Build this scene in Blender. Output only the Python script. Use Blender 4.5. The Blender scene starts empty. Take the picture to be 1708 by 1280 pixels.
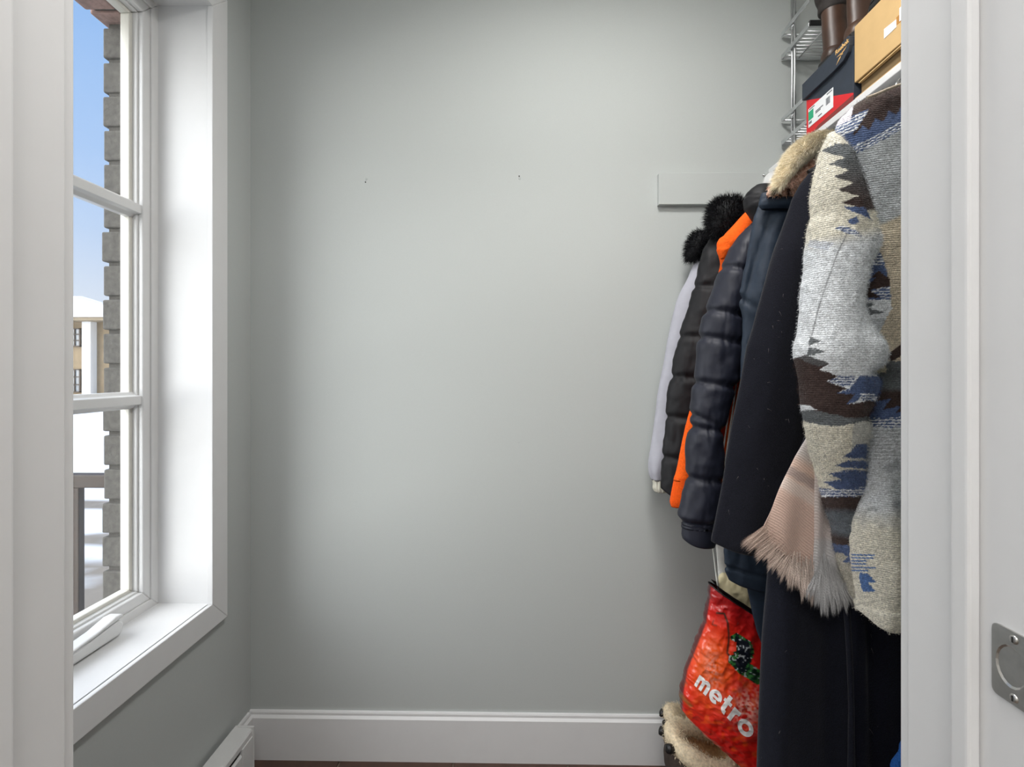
import bpy, bmesh, math, random
import numpy as np
from mathutils import Vector, Matrix
from mathutils.bvhtree import BVHTree

random.seed(7)
rng = np.random.default_rng(7)
scene = bpy.context.scene
COL = scene.collection
PI = math.pi

def srgb(r, g, b):
    def f(v):
        v /= 255.0
        return v / 12.92 if v <= 0.04045 else ((v + 0.055) / 1.055) ** 2.4
    return (f(r), f(g), f(b))

# ------------------------------------------------------------------ camera, world, sun, lights
F = 810.0                      # focal length in pixels of the 1708 px wide frame
YAW = 14.0 / F                 # camera turned a little to the left
CZ = 1.19                      # camera height
cam_data = bpy.data.cameras.new('camera')
cam = bpy.data.objects.new('camera', cam_data)
COL.objects.link(cam)
cam_data.sensor_width = 36.0
cam_data.lens = F / 1708.0 * 36.0
cam_data.shift_y = -20.0 / 1708.0
cam_data.clip_start = 0.02
cam_data.clip_end = 300
cam.location = (0, 0, CZ)
cam.rotation_euler = (PI / 2, 0, YAW)
scene.camera = cam

scene.view_settings.view_transform = 'Standard'
scene.view_settings.look = 'None'
scene.view_settings.gamma = 1.0
scene.view_settings.use_curve_mapping = False
scene.view_settings.exposure = 0.0

SUN = 8.3
HALL = 32.0
CLOSET = 13.0
world = bpy.data.worlds.new('world')
scene.world = world
world.use_nodes = True
wn, wl = world.node_tree.nodes, world.node_tree.links
wn.clear()
w_out = wn.new('ShaderNodeOutputWorld')
w_bg = wn.new('ShaderNodeBackground')
w_tc = wn.new('ShaderNodeTexCoord')
w_sep = wn.new('ShaderNodeSeparateXYZ')
w_ramp = wn.new('ShaderNodeValToRGB')
wl.new(w_tc.outputs['Generated'], w_sep.inputs[0])
wl.new(w_sep.outputs['Z'], w_ramp.inputs[0])
wl.new(w_ramp.outputs[0], w_bg.inputs[0])
wl.new(w_bg.outputs[0], w_out.inputs[0])
cr = w_ramp.color_ramp
cr.elements[0].position = 0.0
cr.elements[0].color = (0.90, 0.93, 0.96, 1)
cr.elements[1].position = 1.0
cr.elements[1].color = (0.20, 0.42, 0.90, 1)
for pos, c in ((0.10, srgb(226, 235, 250)), (0.22, srgb(198, 220, 252)), (0.33, srgb(176, 208, 252)), (0.50, srgb(160, 200, 253))):
    e = cr.elements.new(pos)
    e.color = (*c, 1)
w_bg.inputs[1].default_value = 1.0

sun_data = bpy.data.lights.new('sun', 'SUN')
sun_data.energy = SUN
sun_data.angle = math.radians(82)
sun_data.color = (1.0, 0.98, 0.95)
sun = bpy.data.objects.new('sun', sun_data)
COL.objects.link(sun)
sun.location = (-6, -4, 8)
sun.rotation_euler = Vector((1.0, 0.62, -0.58)).to_track_quat('-Z', 'Y').to_euler()

def area_light(name, loc, size, power, color=(1, 1, 1)):
    d = bpy.data.lights.new(name, 'AREA')
    d.shape = 'DISK'
    d.size = size
    d.energy = power
    d.color = color
    o = bpy.data.objects.new(name, d)
    COL.objects.link(o)
    o.location = loc
    return o
area_light('hall_fill', (-0.12, -0.85, 2.36), 1.2, HALL, (1.0, 0.98, 0.96))  # added fill light behind the camera, brightens door trim and coat fronts
area_light('closet_fill', (0.22, 0.70, 2.43), 0.28, CLOSET, (1.0, 0.98, 0.96))  # added fill light out of view, brightens coats and upper walls

# ------------------------------------------------------------------ helpers
def P(x, y, Y):
    """World point at depth Y that the photograph shows at pixel (x, y)."""
    x = np.asarray(x, float); y = np.asarray(y, float); Y = np.asarray(Y, float)
    u = (x - 854.0) / F
    v = (y - 620.0) / F
    c, s = math.cos(YAW), math.sin(YAW)
    t = Y / (c + u * s)
    X = t * (u * c - s)
    Z = CZ - v * t
    return np.stack(np.broadcast_arrays(X, Y, Z), -1)

def project(W):
    c, s = math.cos(YAW), math.sin(YAW)
    d = -W[..., 0] * s + W[..., 1] * c
    r = W[..., 0] * c + W[..., 1] * s
    return 854.0 + F * r / d, 620.0 - F * (W[..., 2] - CZ) / d

def _hash(ix, iy, seed):
    h = (ix.astype(np.int64) * 374761393 + iy.astype(np.int64) * 668265263 + seed * 1442695041) & 0xffffffff
    h = ((h ^ (h >> 13)) * 1274126177) & 0xffffffff
    return ((h ^ (h >> 16)) & 0xffff) / 65535.0

def vn(x, y, seed=0):
    x = np.asarray(x, float); y = np.asarray(y, float)
    ix, iy = np.floor(x), np.floor(y)
    fx, fy = x - ix, y - iy
    fx = fx * fx * (3 - 2 * fx); fy = fy * fy * (3 - 2 * fy)
    a = _hash(ix, iy, seed); b = _hash(ix + 1, iy, seed)
    c = _hash(ix, iy + 1, seed); d = _hash(ix + 1, iy + 1, seed)
    return (a * (1 - fx) + b * fx) * (1 - fy) + (c * (1 - fx) + d * fx) * fy - 0.5

def fbm(x, y, seed=0, octs=3):
    r = 0; a = 1.0
    for k in range(octs):
        r = r + a * vn(x * 2 ** k, y * 2 ** k, seed + k * 17)
        a *= 0.5
    return r

def sstep(a, b, x):
    t = np.clip((x - a) / (b - a), 0, 1)
    return t * t * (3 - 2 * t)

def inpoly(x, y, poly):
    inside = np.zeros(x.shape, bool)
    n = len(poly)
    for i in range(n):
        x1, y1 = poly[i]; x2, y2 = poly[(i + 1) % n]
        if y1 == y2:
            continue
        cond = ((y1 > y) != (y2 > y)) & (x < (x2 - x1) * (y - y1) / (y2 - y1) + x1)
        inside ^= cond
    return inside

def segdist(x, y, pts):
    d = np.full(x.shape, 1e9)
    for (x1, y1), (x2, y2) in zip(pts[:-1], pts[1:]):
        dx, dy = x2 - x1, y2 - y1
        t = np.clip(((x - x1) * dx + (y - y1) * dy) / (dx * dx + dy * dy), 0, 1)
        d = np.minimum(d, np.hypot(x - x1 - t * dx, y - y1 - t * dy))
    return d

# ---- materials
def mat(name, col, rough=0.6, metal=0.0, noise=None, bump=None, attr=False, sheen=0.0, spec=0.5, coat=0.0, lines=None, weave=None):
    """noise=(scale, low, high) multiplies the colour; bump=(scale, strength, distance); lines=(scale, strength) horizontal yarn relief."""
    m = bpy.data.materials.new(name)
    m.use_nodes = True
    nt = m.node_tree
    b = nt.nodes['Principled BSDF']
    b.inputs['Roughness'].default_value = rough
    b.inputs['Metallic'].default_value = metal
    b.inputs['Specular IOR Level'].default_value = spec
    b.inputs['Sheen Weight'].default_value = sheen
    b.inputs['Coat Weight'].default_value = coat
    tc = nt.nodes.new('ShaderNodeTexCoord')
    if attr:
        a = nt.nodes.new('ShaderNodeAttribute')
        a.attribute_name = 'Col'
        src = a.outputs['Color']
    else:
        rgb = nt.nodes.new('ShaderNodeRGB')
        rgb.outputs[0].default_value = (*col, 1)
        src = rgb.outputs[0]
    if noise:
        n = nt.nodes.new('ShaderNodeTexNoise')
        n.inputs['Scale'].default_value = noise[0]
        n.inputs['Detail'].default_value = 3
        nt.links.new(tc.outputs['Object'], n.inputs['Vector'])
        mr = nt.nodes.new('ShaderNodeMapRange')
        mr.inputs['From Min'].default_value = 0.3
        mr.inputs['From Max'].default_value = 0.7
        mr.inputs['To Min'].default_value = noise[1]
        mr.inputs['To Max'].default_value = noise[2]
        nt.links.new(n.outputs['Fac'], mr.inputs['Value'])
        vm = nt.nodes.new('ShaderNodeVectorMath')
        vm.operation = 'SCALE'
        nt.links.new(src, vm.inputs[0])
        nt.links.new(mr.outputs[0], vm.inputs['Scale'])
        src = vm.outputs[0]
    nt.links.new(src, b.inputs['Base Color'])
    nrm = None
    if bump:
        n2 = nt.nodes.new('ShaderNodeTexNoise')
        n2.inputs['Scale'].default_value = bump[0]
        n2.inputs['Detail'].default_value = 2
        nt.links.new(tc.outputs['Object'], n2.inputs['Vector'])
        bp = nt.nodes.new('ShaderNodeBump')
        bp.inputs['Strength'].default_value = bump[1]
        bp.inputs['Distance'].default_value = bump[2]
        nt.links.new(n2.outputs['Fac'], bp.inputs['Height'])
        nrm = bp.outputs['Normal']
    if lines:
        wv = nt.nodes.new('ShaderNodeTexWave')
        wv.bands_direction = 'Z' if len(lines) < 3 else lines[2]
        wv.inputs['Scale'].default_value = lines[0]
        wv.inputs['Distortion'].default_value = 1.5
        wv.inputs['Detail Scale'].default_value = 3
        nt.links.new(tc.outputs['Object'], wv.inputs['Vector'])
        bp2 = nt.nodes.new('ShaderNodeBump')
        bp2.inputs['Strength'].default_value = lines[1]
        bp2.inputs['Distance'].default_value = 0.002
        nt.links.new(wv.outputs['Fac'], bp2.inputs['Height'])
        if nrm:
            nt.links.new(nrm, bp2.inputs['Normal'])
        nrm = bp2.outputs['Normal']
    if nrm:
        nt.links.new(nrm, b.inputs['Normal'])
    return m

def glass_mat(name, tint=(0.97, 0.98, 0.98)):
    m = bpy.data.materials.new(name)
    m.use_nodes = True
    nt = m.node_tree
    nt.nodes.clear()
    out = nt.nodes.new('ShaderNodeOutputMaterial')
    mix = nt.nodes.new('ShaderNodeMixShader')
    tr = nt.nodes.new('ShaderNodeBsdfTransparent')
    tr.inputs[0].default_value = (*tint, 1)
    gl = nt.nodes.new('ShaderNodeBsdfGlossy')
    gl.inputs['Roughness'].default_value = 0.02
    lw = nt.nodes.new('ShaderNodeLayerWeight')
    lw.inputs['Blend'].default_value = 0.5
    pw = nt.nodes.new('ShaderNodeMath')
    pw.operation = 'POWER'
    pw.inputs[1].default_value = 5.0
    nt.links.new(lw.outputs['Facing'], pw.inputs[0])
    ma = nt.nodes.new('ShaderNodeMath')
    ma.operation = 'MULTIPLY_ADD'
    ma.inputs[1].default_value = 0.9
    ma.inputs[2].default_value = 0.03
    nt.links.new(pw.outputs[0], ma.inputs[0])
    nt.links.new(ma.outputs[0], mix.inputs[0])
    nt.links.new(tr.outputs[0], mix.inputs[1])
    nt.links.new(gl.outputs[0], mix.inputs[2])
    nt.links.new(mix.outputs[0], out.inputs[0])
    return m

def emis_mat(name, col, strength):
    m = bpy.data.materials.new(name)
    m.use_nodes = True
    b = m.node_tree.nodes['Principled BSDF']
    b.inputs['Base Color'].default_value = (*col, 1)
    b.inputs['Emission Color'].default_value = (*col, 1)
    b.inputs['Emission Strength'].default_value = strength
    return m

M = {}
M['wall'] = mat('wall_paint', srgb(186, 190, 188), 0.85, noise=(900, 0.97, 1.03), bump=(500, 0.06, 0.001), spec=0.3)
M['white'] = mat('white_trim_paint', srgb(224, 224, 224), 0.45, noise=(18, 0.985, 1.01), bump=(120, 0.03, 0.001), spec=0.4)
M['vinyl'] = mat('white_vinyl', srgb(220, 220, 219), 0.35, noise=(25, 0.985, 1.01))
M['vinyl_cream'] = mat('cream_vinyl', srgb(216, 214, 205), 0.4, noise=(25, 0.985, 1.01))
M['ceiling'] = mat('ceiling_paint', srgb(235, 235, 233), 0.9, noise=(40, 0.98, 1.01))
M['heater'] = mat('heater_enamel', srgb(214, 214, 213), 0.4, noise=(30, 0.98, 1.01))
M['dark_gap'] = mat('dark_gap', srgb(40, 38, 36), 0.8)
M['grout'] = mat('grout', srgb(120, 105, 92), 0.9, noise=(120, 0.85, 1.1))
M['tile'] = mat('brown_floor_tile', srgb(74, 52, 42), 0.45, noise=(22, 0.8, 1.2), bump=(60, 0.1, 0.001))
M['chrome'] = mat('chrome', (0.72, 0.73, 0.74), 0.12, metal=1.0, noise=(30, 0.97, 1.02))
M['nickel'] = mat('satin_nickel', (0.55, 0.54, 0.52), 0.32, metal=1.0, noise=(90, 0.9, 1.05))
M['blackplastic'] = mat('black_plastic', srgb(20, 20, 21), 0.4, noise=(40, 0.9, 1.1))
M['glass'] = glass_mat('window_glass')
M['brick'] = mat('grey_brick', srgb(86, 83, 78), 0.95, noise=(70, 0.72, 1.2), bump=(140, 0.5, 0.003))
M['brick_red'] = mat('pinkish_brick', srgb(150, 124, 116), 0.95, noise=(70, 0.75, 1.2), bump=(140, 0.5, 0.003))
M['mortar'] = mat('mortar', srgb(80, 77, 72), 0.95, noise=(150, 0.8, 1.1), bump=(200, 0.4, 0.002))
M['snow'] = mat('snow', srgb(246, 247, 250), 0.8, noise=(1.2, 0.9, 1.0), bump=(3, 0.3, 0.05))
M['dirt'] = mat('thawed_ground', srgb(150, 134, 108), 0.95, noise=(2.0, 0.8, 1.15))
M['house_brick'] = mat('tan_house_brick', srgb(150, 130, 100), 0.9, noise=(3.0, 0.85, 1.08), bump=(20, 0.3, 0.01))
M['house_white'] = mat('white_house_panel', srgb(246, 244, 238), 0.8, noise=(2, 0.97, 1.0))
M['house_frame'] = mat('brown_window_frame', srgb(70, 54, 36), 0.6, noise=(8, 0.9, 1.1))
M['house_glass'] = mat('house_window_pane', srgb(150, 152, 152), 0.1, noise=(2, 0.9, 1.05))
M['soffit'] = mat('house_soffit', srgb(150, 134, 108), 0.8, noise=(3, 0.9, 1.05))
M['rail'] = mat('bronze_rail', srgb(60, 47, 38), 0.6, noise=(60, 0.8, 1.2))

# ---- mesh objects
def make_obj(name, verts, faces, material, parent=None, smooth=False, col=None):
    me = bpy.data.meshes.new(name)
    me.from_pydata([tuple(v) for v in verts] if not isinstance(verts, np.ndarray) else verts.tolist(), [], faces if isinstance(faces, list) else faces.tolist())
    if col is not None:
        at = me.color_attributes.new('Col', 'FLOAT_COLOR', 'POINT')
        c4 = np.ones((len(verts), 4), np.float32)
        c4[:, :3] = col
        at.data.foreach_set('color', c4.ravel())
    if smooth:
        me.polygons.foreach_set('use_smooth', np.ones(len(me.polygons), bool))
    if material:
        me.materials.append(material)
    me.update()
    o = bpy.data.objects.new(name, me)
    COL.objects.link(o)
    if parent:
        o.parent = parent
        o.matrix_parent_inverse = Matrix.Translation(parent.location).inverted()
    return o

class MB:
    """Collects boxes, tubes and polygons into one mesh."""
    def __init__(self):
        self.bm = bmesh.new()
    def box(self, x0, x1, y0, y1, z0, z1, bev=0.0, seg=2):
        r = bmesh.ops.create_cube(self.bm, size=1.0)
        vs = r['verts']
        bmesh.ops.scale(self.bm, vec=(x1 - x0, y1 - y0, z1 - z0), verts=vs)
        bmesh.ops.translate(self.bm, vec=((x0 + x1) / 2, (y0 + y1) / 2, (z0 + z1) / 2), verts=vs)
        if bev > 0:
            es = list({e for v in vs for e in v.link_edges})
            bmesh.ops.bevel(self.bm, geom=es, offset=bev, segments=seg, affect='EDGES', profile=0.5)
        return self
    def prism(self, pts, vec):
        """Polygon of 3-D points extruded by vec."""
        a = [self.bm.verts.new(p) for p in pts]
        b = [self.bm.verts.new((p[0] + vec[0], p[1] + vec[1], p[2] + vec[2])) for p in pts]
        n = len(a)
        self.bm.faces.new(a)
        self.bm.faces.new(b[::-1])
        for i in range(n):
            self.bm.faces.new((a[i], b[i], b[(i + 1) % n], a[(i + 1) % n]))
        return self
    def tube(self, pts, r, n=10, closed=False):
        pts = [Vector(p) for p in pts]
        rings = []
        m = len(pts)
        up = None
        for i, p in enumerate(pts):
            if closed:
                d = (pts[(i + 1) % m] - pts[i - 1]).normalized()
            else:
                d = (pts[min(i + 1, m - 1)] - pts[max(i - 1, 0)]).normalized()
            if up is None:
                up = Vector((0, 0, 1)) if abs(d.z) < 0.9 else Vector((1, 0, 0))
            s = d.cross(up).normalized()
            up = s.cross(d).normalized()
            rr = r[i] if hasattr(r, '__len__') else r
            rings.append([self.bm.verts.new(p + (s * math.cos(a) + up * math.sin(a)) * rr) for a in (2 * PI * k / n for k in range(n))])
        for i in range(m if closed else m - 1):
            A, B = rings[i], rings[(i + 1) % m]
            for k in range(n):
                f = self.bm.faces.new((A[k], A[(k + 1) % n], B[(k + 1) % n], B[k]))
                f.smooth = True
        if not closed:
            self.bm.faces.new(rings[0][::-1])
            self.bm.faces.new(rings[-1])
        return self
    def build(self, name, material, parent=None, bevel=0.0):
        bmesh.ops.recalc_face_normals(self.bm, faces=self.bm.faces)
        me = bpy.data.meshes.new(name)
        self.bm.to_mesh(me)
        self.bm.free()
        me.materials.append(material)
        o = bpy.data.objects.new(name, me)
        COL.objects.link(o)
        if parent:
            o.parent = parent
            o.matrix_parent_inverse = Matrix.Translation(parent.location).inverted()
        if bevel:
            md = o.modifiers.new('bevel', 'BEVEL')
            md.width = bevel
            md.segments = 2
            md.limit_method = 'ANGLE'
        return o

def tag(o, label=None, cat=None, group=None, kind=None):
    if label: o['label'] = label
    if cat: o['category'] = cat
    if group: o['group'] = group
    if kind: o['kind'] = kind
    return o

def thing(name, loc, label=None, cat=None, group=None, kind=None):
    o = bpy.data.objects.new(name, None)
    o.empty_display_size = 0.05
    o.location = loc
    COL.objects.link(o)
    return tag(o, label, cat, group, kind)

def link_copy(o, parent, loc=None):
    c = o.copy()
    COL.objects.link(c)
    c.parent = parent
    if loc is not None:
        c.location = loc
    return c

# ---- lofted cloth
class Loft:
    """Tube of cloth. rows: (yl, xl, yr, xr, half_depth, depth_offset) measured on the photograph at depth Y0."""
    def __init__(self, Y0, rows, n=64, m=100, ex=1.0, fold=None, smooth=3, sag=None, lin=0.011):
        rows = [tuple(r) for r in rows]
        R = np.array(rows, float)
        s0 = np.zeros(len(R))
        d = np.hypot(np.diff(R[:, 0] + R[:, 2]) / 2, np.diff(R[:, 1] + R[:, 3]) / 4)
        s0[1:] = np.cumsum(np.maximum(d, 1e-3))
        s0 /= s0[-1]
        s = np.linspace(0, 1, m)
        Q = np.stack([np.interp(s, s0, R[:, k]) for k in range(R.shape[1])], 1)
        for _ in range(smooth):
            Q2 = Q.copy()
            Q2[1:-1] = (Q[:-2] + 2 * Q[1:-1] + Q[2:]) / 4
            Q = Q2
        t = np.linspace(0, 2 * PI, n, endpoint=False)
        ct, st = np.cos(t), np.sin(t)
        cx = np.sign(ct) * np.abs(ct) ** ex
        sx = np.sign(st) * np.abs(st) ** ex
        px = (Q[:, 1:2] + Q[:, 3:4]) / 2 + (Q[:, 3:4] - Q[:, 1:2]) / 2 * cx[None]
        py = (Q[:, 0:1] + Q[:, 2:3]) / 2 + (Q[:, 2:3] - Q[:, 0:1]) / 2 * cx[None]
        S = np.repeat(s[:, None], n, 1)
        T = np.repeat(t[None], m, 0)
        if sag is not None:
            py = py + sag(px, py, S)
        Yc = Y0 + Q[:, 5:6]
        W = P(px, py, np.repeat(Yc, n, 1))
        hw = np.maximum((Q[:, 3:4] - Q[:, 1:2]) / 2 * Yc / F, 1e-4)
        hd = np.maximum(Q[:, 4:5], 1e-4)
        W[..., 1] -= hd * sx[None]
        nx = ct[None] / hw; ny = -st[None] / hd
        L = np.hypot(nx, ny)
        nx /= L; ny /= L
        self.px, self.py, self.S, self.T = px, py, S, T
        if fold is not None:
            dsp = fold(px, py, S, T)
            W[..., 0] += nx * dsp
            W[..., 1] += ny * dsp
        self.W, self.n, self.m = W, n, m
    def normals(self):
        W = self.W
        du = np.roll(W, -1, 1) - np.roll(W, 1, 1)
        dv = np.gradient(W, axis=0)
        N = np.cross(du, dv)
        N /= np.maximum(np.linalg.norm(N, axis=-1, keepdims=True), 1e-9)
        # outward: away from the ring centre
        c = W.mean(1, keepdims=True)
        sg = np.sign(((W - c) * N).sum(-1).sum())
        return N * (1 if sg >= 0 else -1)
    def mesh(self, name, material, parent=None, color=None, hem=0.012, open_top=False):
        W, n, m = self.W, self.n, self.m
        V = W.reshape(-1, 3)
        idx = np.arange(n * m).reshape(m, n)
        a = idx[:-1]; b = np.roll(idx, -1, 1)[:-1]; c = np.roll(idx, -1, 1)[1:]; d = idx[1:]
        faces = np.stack([a, b, c, d], -1).reshape(-1, 4).tolist()
        extra = []
        ecol = []
        def cap(ring, ringidx, up):
            base = n * m + len(extra)
            cen = ring.mean(0)
            inner = cen + (ring - cen) * 0.86
            inner[:, 2] += up
            extra.extend(inner.tolist())
            cc = cen.copy(); cc[2] += up
            extra.append(cc.tolist())
            for k in range(n):
                k2 = (k + 1) % n
                faces.append([int(ringidx[k]), int(ringidx[k2]), base + k2, base + k])
                faces.append([base + k, base + k2, base + n])
        cap(W[0], idx[0], -0.004 if not open_top else -0.05)
        cap(W[-1], idx[-1], hem)
        V = np.concatenate([V, np.array(extra)], 0)
        colr = None
        if color is not None:
            qx, qy = project(W)      # the cloth's pattern is laid out in the measured coordinates
            c0 = color(qx.ravel(), qy.ravel())
            ce = np.concatenate([np.repeat(c0[:1], n + 1, 0), np.repeat(c0[-1:], n + 1, 0)], 0)
            colr = np.concatenate([c0, ce], 0)
            self.col = c0
        o = make_obj(name, V, faces, material, parent, smooth=True, col=colr)
        return o

def strands(name, base, nrm, length, width, material, parent, bend=(0, 0, -1), bendw=0.4, jitter=0.5, col=None, kind='stuff', seed=1):
    """Fur or pile: thin tapering blades standing on a surface."""
    r = np.random.default_rng(seed)
    n = len(base)
    d = nrm + np.array(bend)[None] * bendw + r.normal(0, jitter, (n, 3))
    d /= np.linalg.norm(d, axis=1, keepdims=True)
    side = np.cross(d, r.normal(0, 1, (n, 3)))
    side /= np.maximum(np.linalg.norm(side, axis=1, keepdims=True), 1e-9)
    ln = length * r.uniform(0.55, 1.15, (n, 1))
    droop = np.array(bend)[None] * bendw * 0.5
    mid = base + d * ln * 0.5
    tip = base + d * ln + droop * ln
    w = width
    V = np.stack([base - side * w, base + side * w, mid + side * w * 0.7, mid - side * w * 0.7, tip], 1).reshape(-1, 3)
    i = np.arange(n) * 5
    q = np.stack([i, i + 1, i + 2, i + 3], 1).tolist()
    t = np.stack([i + 3, i + 2, i + 4], 1).tolist()
    c = None if col is None else np.repeat(col, 5, 0)
    o = make_obj(name, V, q + t, material, parent, smooth=True, col=c)
    if kind:
        o['kind'] = kind
    return o

def sample(loft, count, seed=1, front=False):
    r = np.random.default_rng(seed)
    N = loft.normals().reshape(-1, 3)
    W = loft.W.reshape(-1, 3)
    # weigh by cell size so the pile is even
    du = np.linalg.norm(np.roll(loft.W, -1, 1) - loft.W, axis=-1)
    dv = np.linalg.norm(np.gradient(loft.W, axis=0), axis=-1)
    p = (du * dv).ravel()
    if front:
        p = p * (N[:, 1] < 0.35)
    p = p / p.sum()
    k = r.choice(len(W), count, p=p)
    jit = r.normal(0, 1, (count, 3)) * 0.0012
    return W[k] + jit, N[k], k

def text_mesh(s, size=1.0, offset=0.0):
    cu = bpy.data.curves.new('txt', 'FONT')
    cu.body = s
    cu.size = size
    cu.offset = offset
    cu.resolution_u = 6
    o = bpy.data.objects.new('txt', cu)
    COL.objects.link(o)
    dg = bpy.context.evaluated_depsgraph_get()
    me = o.evaluated_get(dg).to_mesh()
    bm = bmesh.new()
    bm.from_mesh(me)
    o.evaluated_get(dg).to_mesh_clear()
    bpy.data.objects.remove(o)
    bpy.data.curves.remove(cu)
    return bm

# ------------------------------------------------------------------ the room
YB = 1.487          # back wall
XL = -0.834         # left wall
XR = 1.06           # right wall
YD0, YD1 = 0.365, 0.49   # door jamb
ZC = 2.45
JL, JR = -0.4665, 0.3848  # jamb faces
ZH = 2.06           # door head
WY0, WY1 = 0.62, 1.2825  # window opening in the left wall
WZ0, WZ1 = 0.570, 2.168

fl = MB().box(-0.96, 2.0, -2.6, YB + 0.1, -0.12, -0.006).build('floor', M['grout'])
tag(fl, kind='structure')
t0 = 0.347
tile_mesh = None
for i in range(-1, 6):
    for j in range(0, 4):
        x0 = -0.551 + (i - 1) * t0
        y1 = YB - 0.10 - j * t0 + t0
        if x0 + t0 < XL or x0 > XR:
            continue
        xa, xb = max(x0 + 0.003, XL - 0.01), min(x0 + t0 - 0.003, XR + 0.01)
        ya, yb = y1 - t0 + 0.003, min(y1 - 0.003, YB + 0.02)
        MB().box(xa, xb, ya, yb, -0.006, 0.0, 0.0012, 1).build('tile', M['tile'], fl)

wb = MB().box(XL - 0.3, XR + 0.1, YB, YB + 0.12, -0.1, ZC + 0.1).build('wall_back', M['wall'])
tag(wb, kind='structure')
# left wall with the window opening
w = MB()
xo = XL - 0.135
w.box(xo, XL, YD1, WY0 - 0.012, -0.1, ZC + 0.1)
w.box(xo, XL, WY1 + 0.012, YB + 0.02, -0.1, ZC + 0.1)
w.box(xo, XL, WY0 - 0.012, WY1 + 0.012, -0.1, WZ0 - 0.012)
w.box(xo, XL, WY0 - 0.012, WY1 + 0.012, WZ1 + 0.012, ZC + 0.1)
tag(w.build('wall_left', M['wall']), kind='structure')
tag(MB().box(XR, XR + 0.12, 0.3, YB + 0.1, -0.1, ZC + 0.1).build('wall_right', M['wall']), kind='structure')
# front wall with the doorway
w = MB()
w.box(-0.96, JL - 0.02, YD0 + 0.012, YD1 + 0.001, -0.1, ZC + 0.1)
w.box(JR + 0.02, 2.0, YD0 + 0.012, YD1 + 0.001, -0.1, ZC + 0.1)
w.box(JL - 0.02, JR + 0.02, YD0 + 0.012, YD1 + 0.001, ZH + 0.02, ZC + 0.1)
tag(w.build('wall_front', M['wall']), kind='structure')
tag(MB().box(-0.97, 2.1, -2.7, YB + 0.1, ZC, ZC + 0.1).build('ceiling', M['ceiling']), kind='structure')
# the hall that the photograph is taken from
w = MB()
w.box(-0.96, -0.86, -2.6, YD0 + 0.02, -0.1, ZC + 0.05)
w.box(1.8, 1.9, -2.6, YD0 + 0.02, -0.1, ZC + 0.05)
w.box(-0.96, 1.9, -2.7, -2.6, -0.1, ZC + 0.05)
tag(w.build('wall_hall', M['ceiling']), kind='structure')

# door frame: jambs, stops, closet-side casing
df = thing('trim_1', (JR, YD0, 0), kind='structure')
for nm, s, xj in (('jamb', -1, JL), ('jamb', 1, JR)):
    a, b = sorted((xj, xj + s * 0.02))
    MB().box(a, b, YD0, YD1, 0.0, ZH + 0.02, 0.0015).build('jamb', M['white'], df)
    a, b = sorted((xj, xj - s * 0.011))
    MB().box(a, b, 0.412, 0.430, 0.0, ZH - 0.011, 0.003, 3).build('door_stop', M['white'], df)
    a, b = sorted((xj + s * 0.004, xj + s * 0.069))
    MB().box(a, b, YD1, YD1 + 0.015, 0.0, ZH + 0.06, 0.003, 3).build('casing', M['white'], df)
    a, b = sorted((xj + s * 0.006, xj + s * 0.071))
    MB().box(a, b, YD0 - 0.003, YD0 + 0.012, 0.0, ZH + 0.06, 0.003, 3).build('casing', M['white'], df)
MB().box(JL, JR, YD0, YD1, ZH, ZH + 0.02, 0.0015).build('jamb', M['white'], df)
MB().box(JL + 0.011, JR - 0.011, 0.412, 0.430, ZH - 0.011, ZH, 0.003).build('door_stop', M['white'], df)
MB().box(JL - 0.06, JR + 0.06, YD1, YD1 + 0.015, ZH + 0.005, ZH + 0.065, 0.003).build('casing', M['white'], df)

# strike plate on the right jamb
sp = thing('strike_plate', (JR, 0.385, 0.959), 'satin metal strike plate screwed to the white right door jamb', 'strike plate')
def strike_outline():
    # plate lies in the plane X = JR; points (Y, Z)
    y1, y0 = 0.4015, 0.368
    zc = 0.959
    h = 0.0285
    pts = []
    for cy, cz, a0 in ((y1 - 0.005, zc + h - 0.005, 0), (y0 + 0.003, zc + h - 0.003, 90), (y0 + 0.003, zc - h + 0.003, 180), (y1 - 0.005, zc - h + 0.005, 270)):
        rr = 0.005 if cy > 0.39 else 0.003
        for k in range(5):
            a = math.radians(a0 + k * 22.5)
            pts.append((cy + rr * math.cos(a), cz + rr * math.sin(a)))
    return pts
so = strike_outline()
hole = [(0.3862 + 0.0120 * math.cos(a), 0.959 + 0.0165 * math.sin(a)) for a in (2 * PI * k / 20 for k in range(20))]
bm = bmesh.new()
def ring(pts, x):
    return [bm.verts.new((x, p[0], p[1])) for p in pts]
oa, ob = ring(so, JR - 0.0018), ring(so, JR + 0.0002)
ha = ring(hole, JR - 0.0018)
hb = ring([(0.3862 + (p[0] - 0.3862) * 0.86, 0.959 + (p[1] - 0.959) * 0.86) for p in hole], JR - 0.0003)
n = 20
for k in range(n):
    k2 = (k + 1) % n
    bm.faces.new((oa[k], oa[k2], ha[k2], ha[k]))
    bm.faces.new((ob[k], ob[k2], oa[k2], oa[k]))
    bm.faces.new((ha[k], ha[k2], hb[k2], hb[k]))
mb = MB(); mb.bm.free(); mb.bm = bm
mb.build('plate', M['nickel'], sp)
MB().prism([(JR - 0.0007, 0.3862 + (p[0] - 0.3862) * 0.9, 0.959 + (p[1] - 0.959) * 0.9) for p in hole], (0.0004, 0, 0)).build('dust_cup', M['nickel'], sp)
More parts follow.
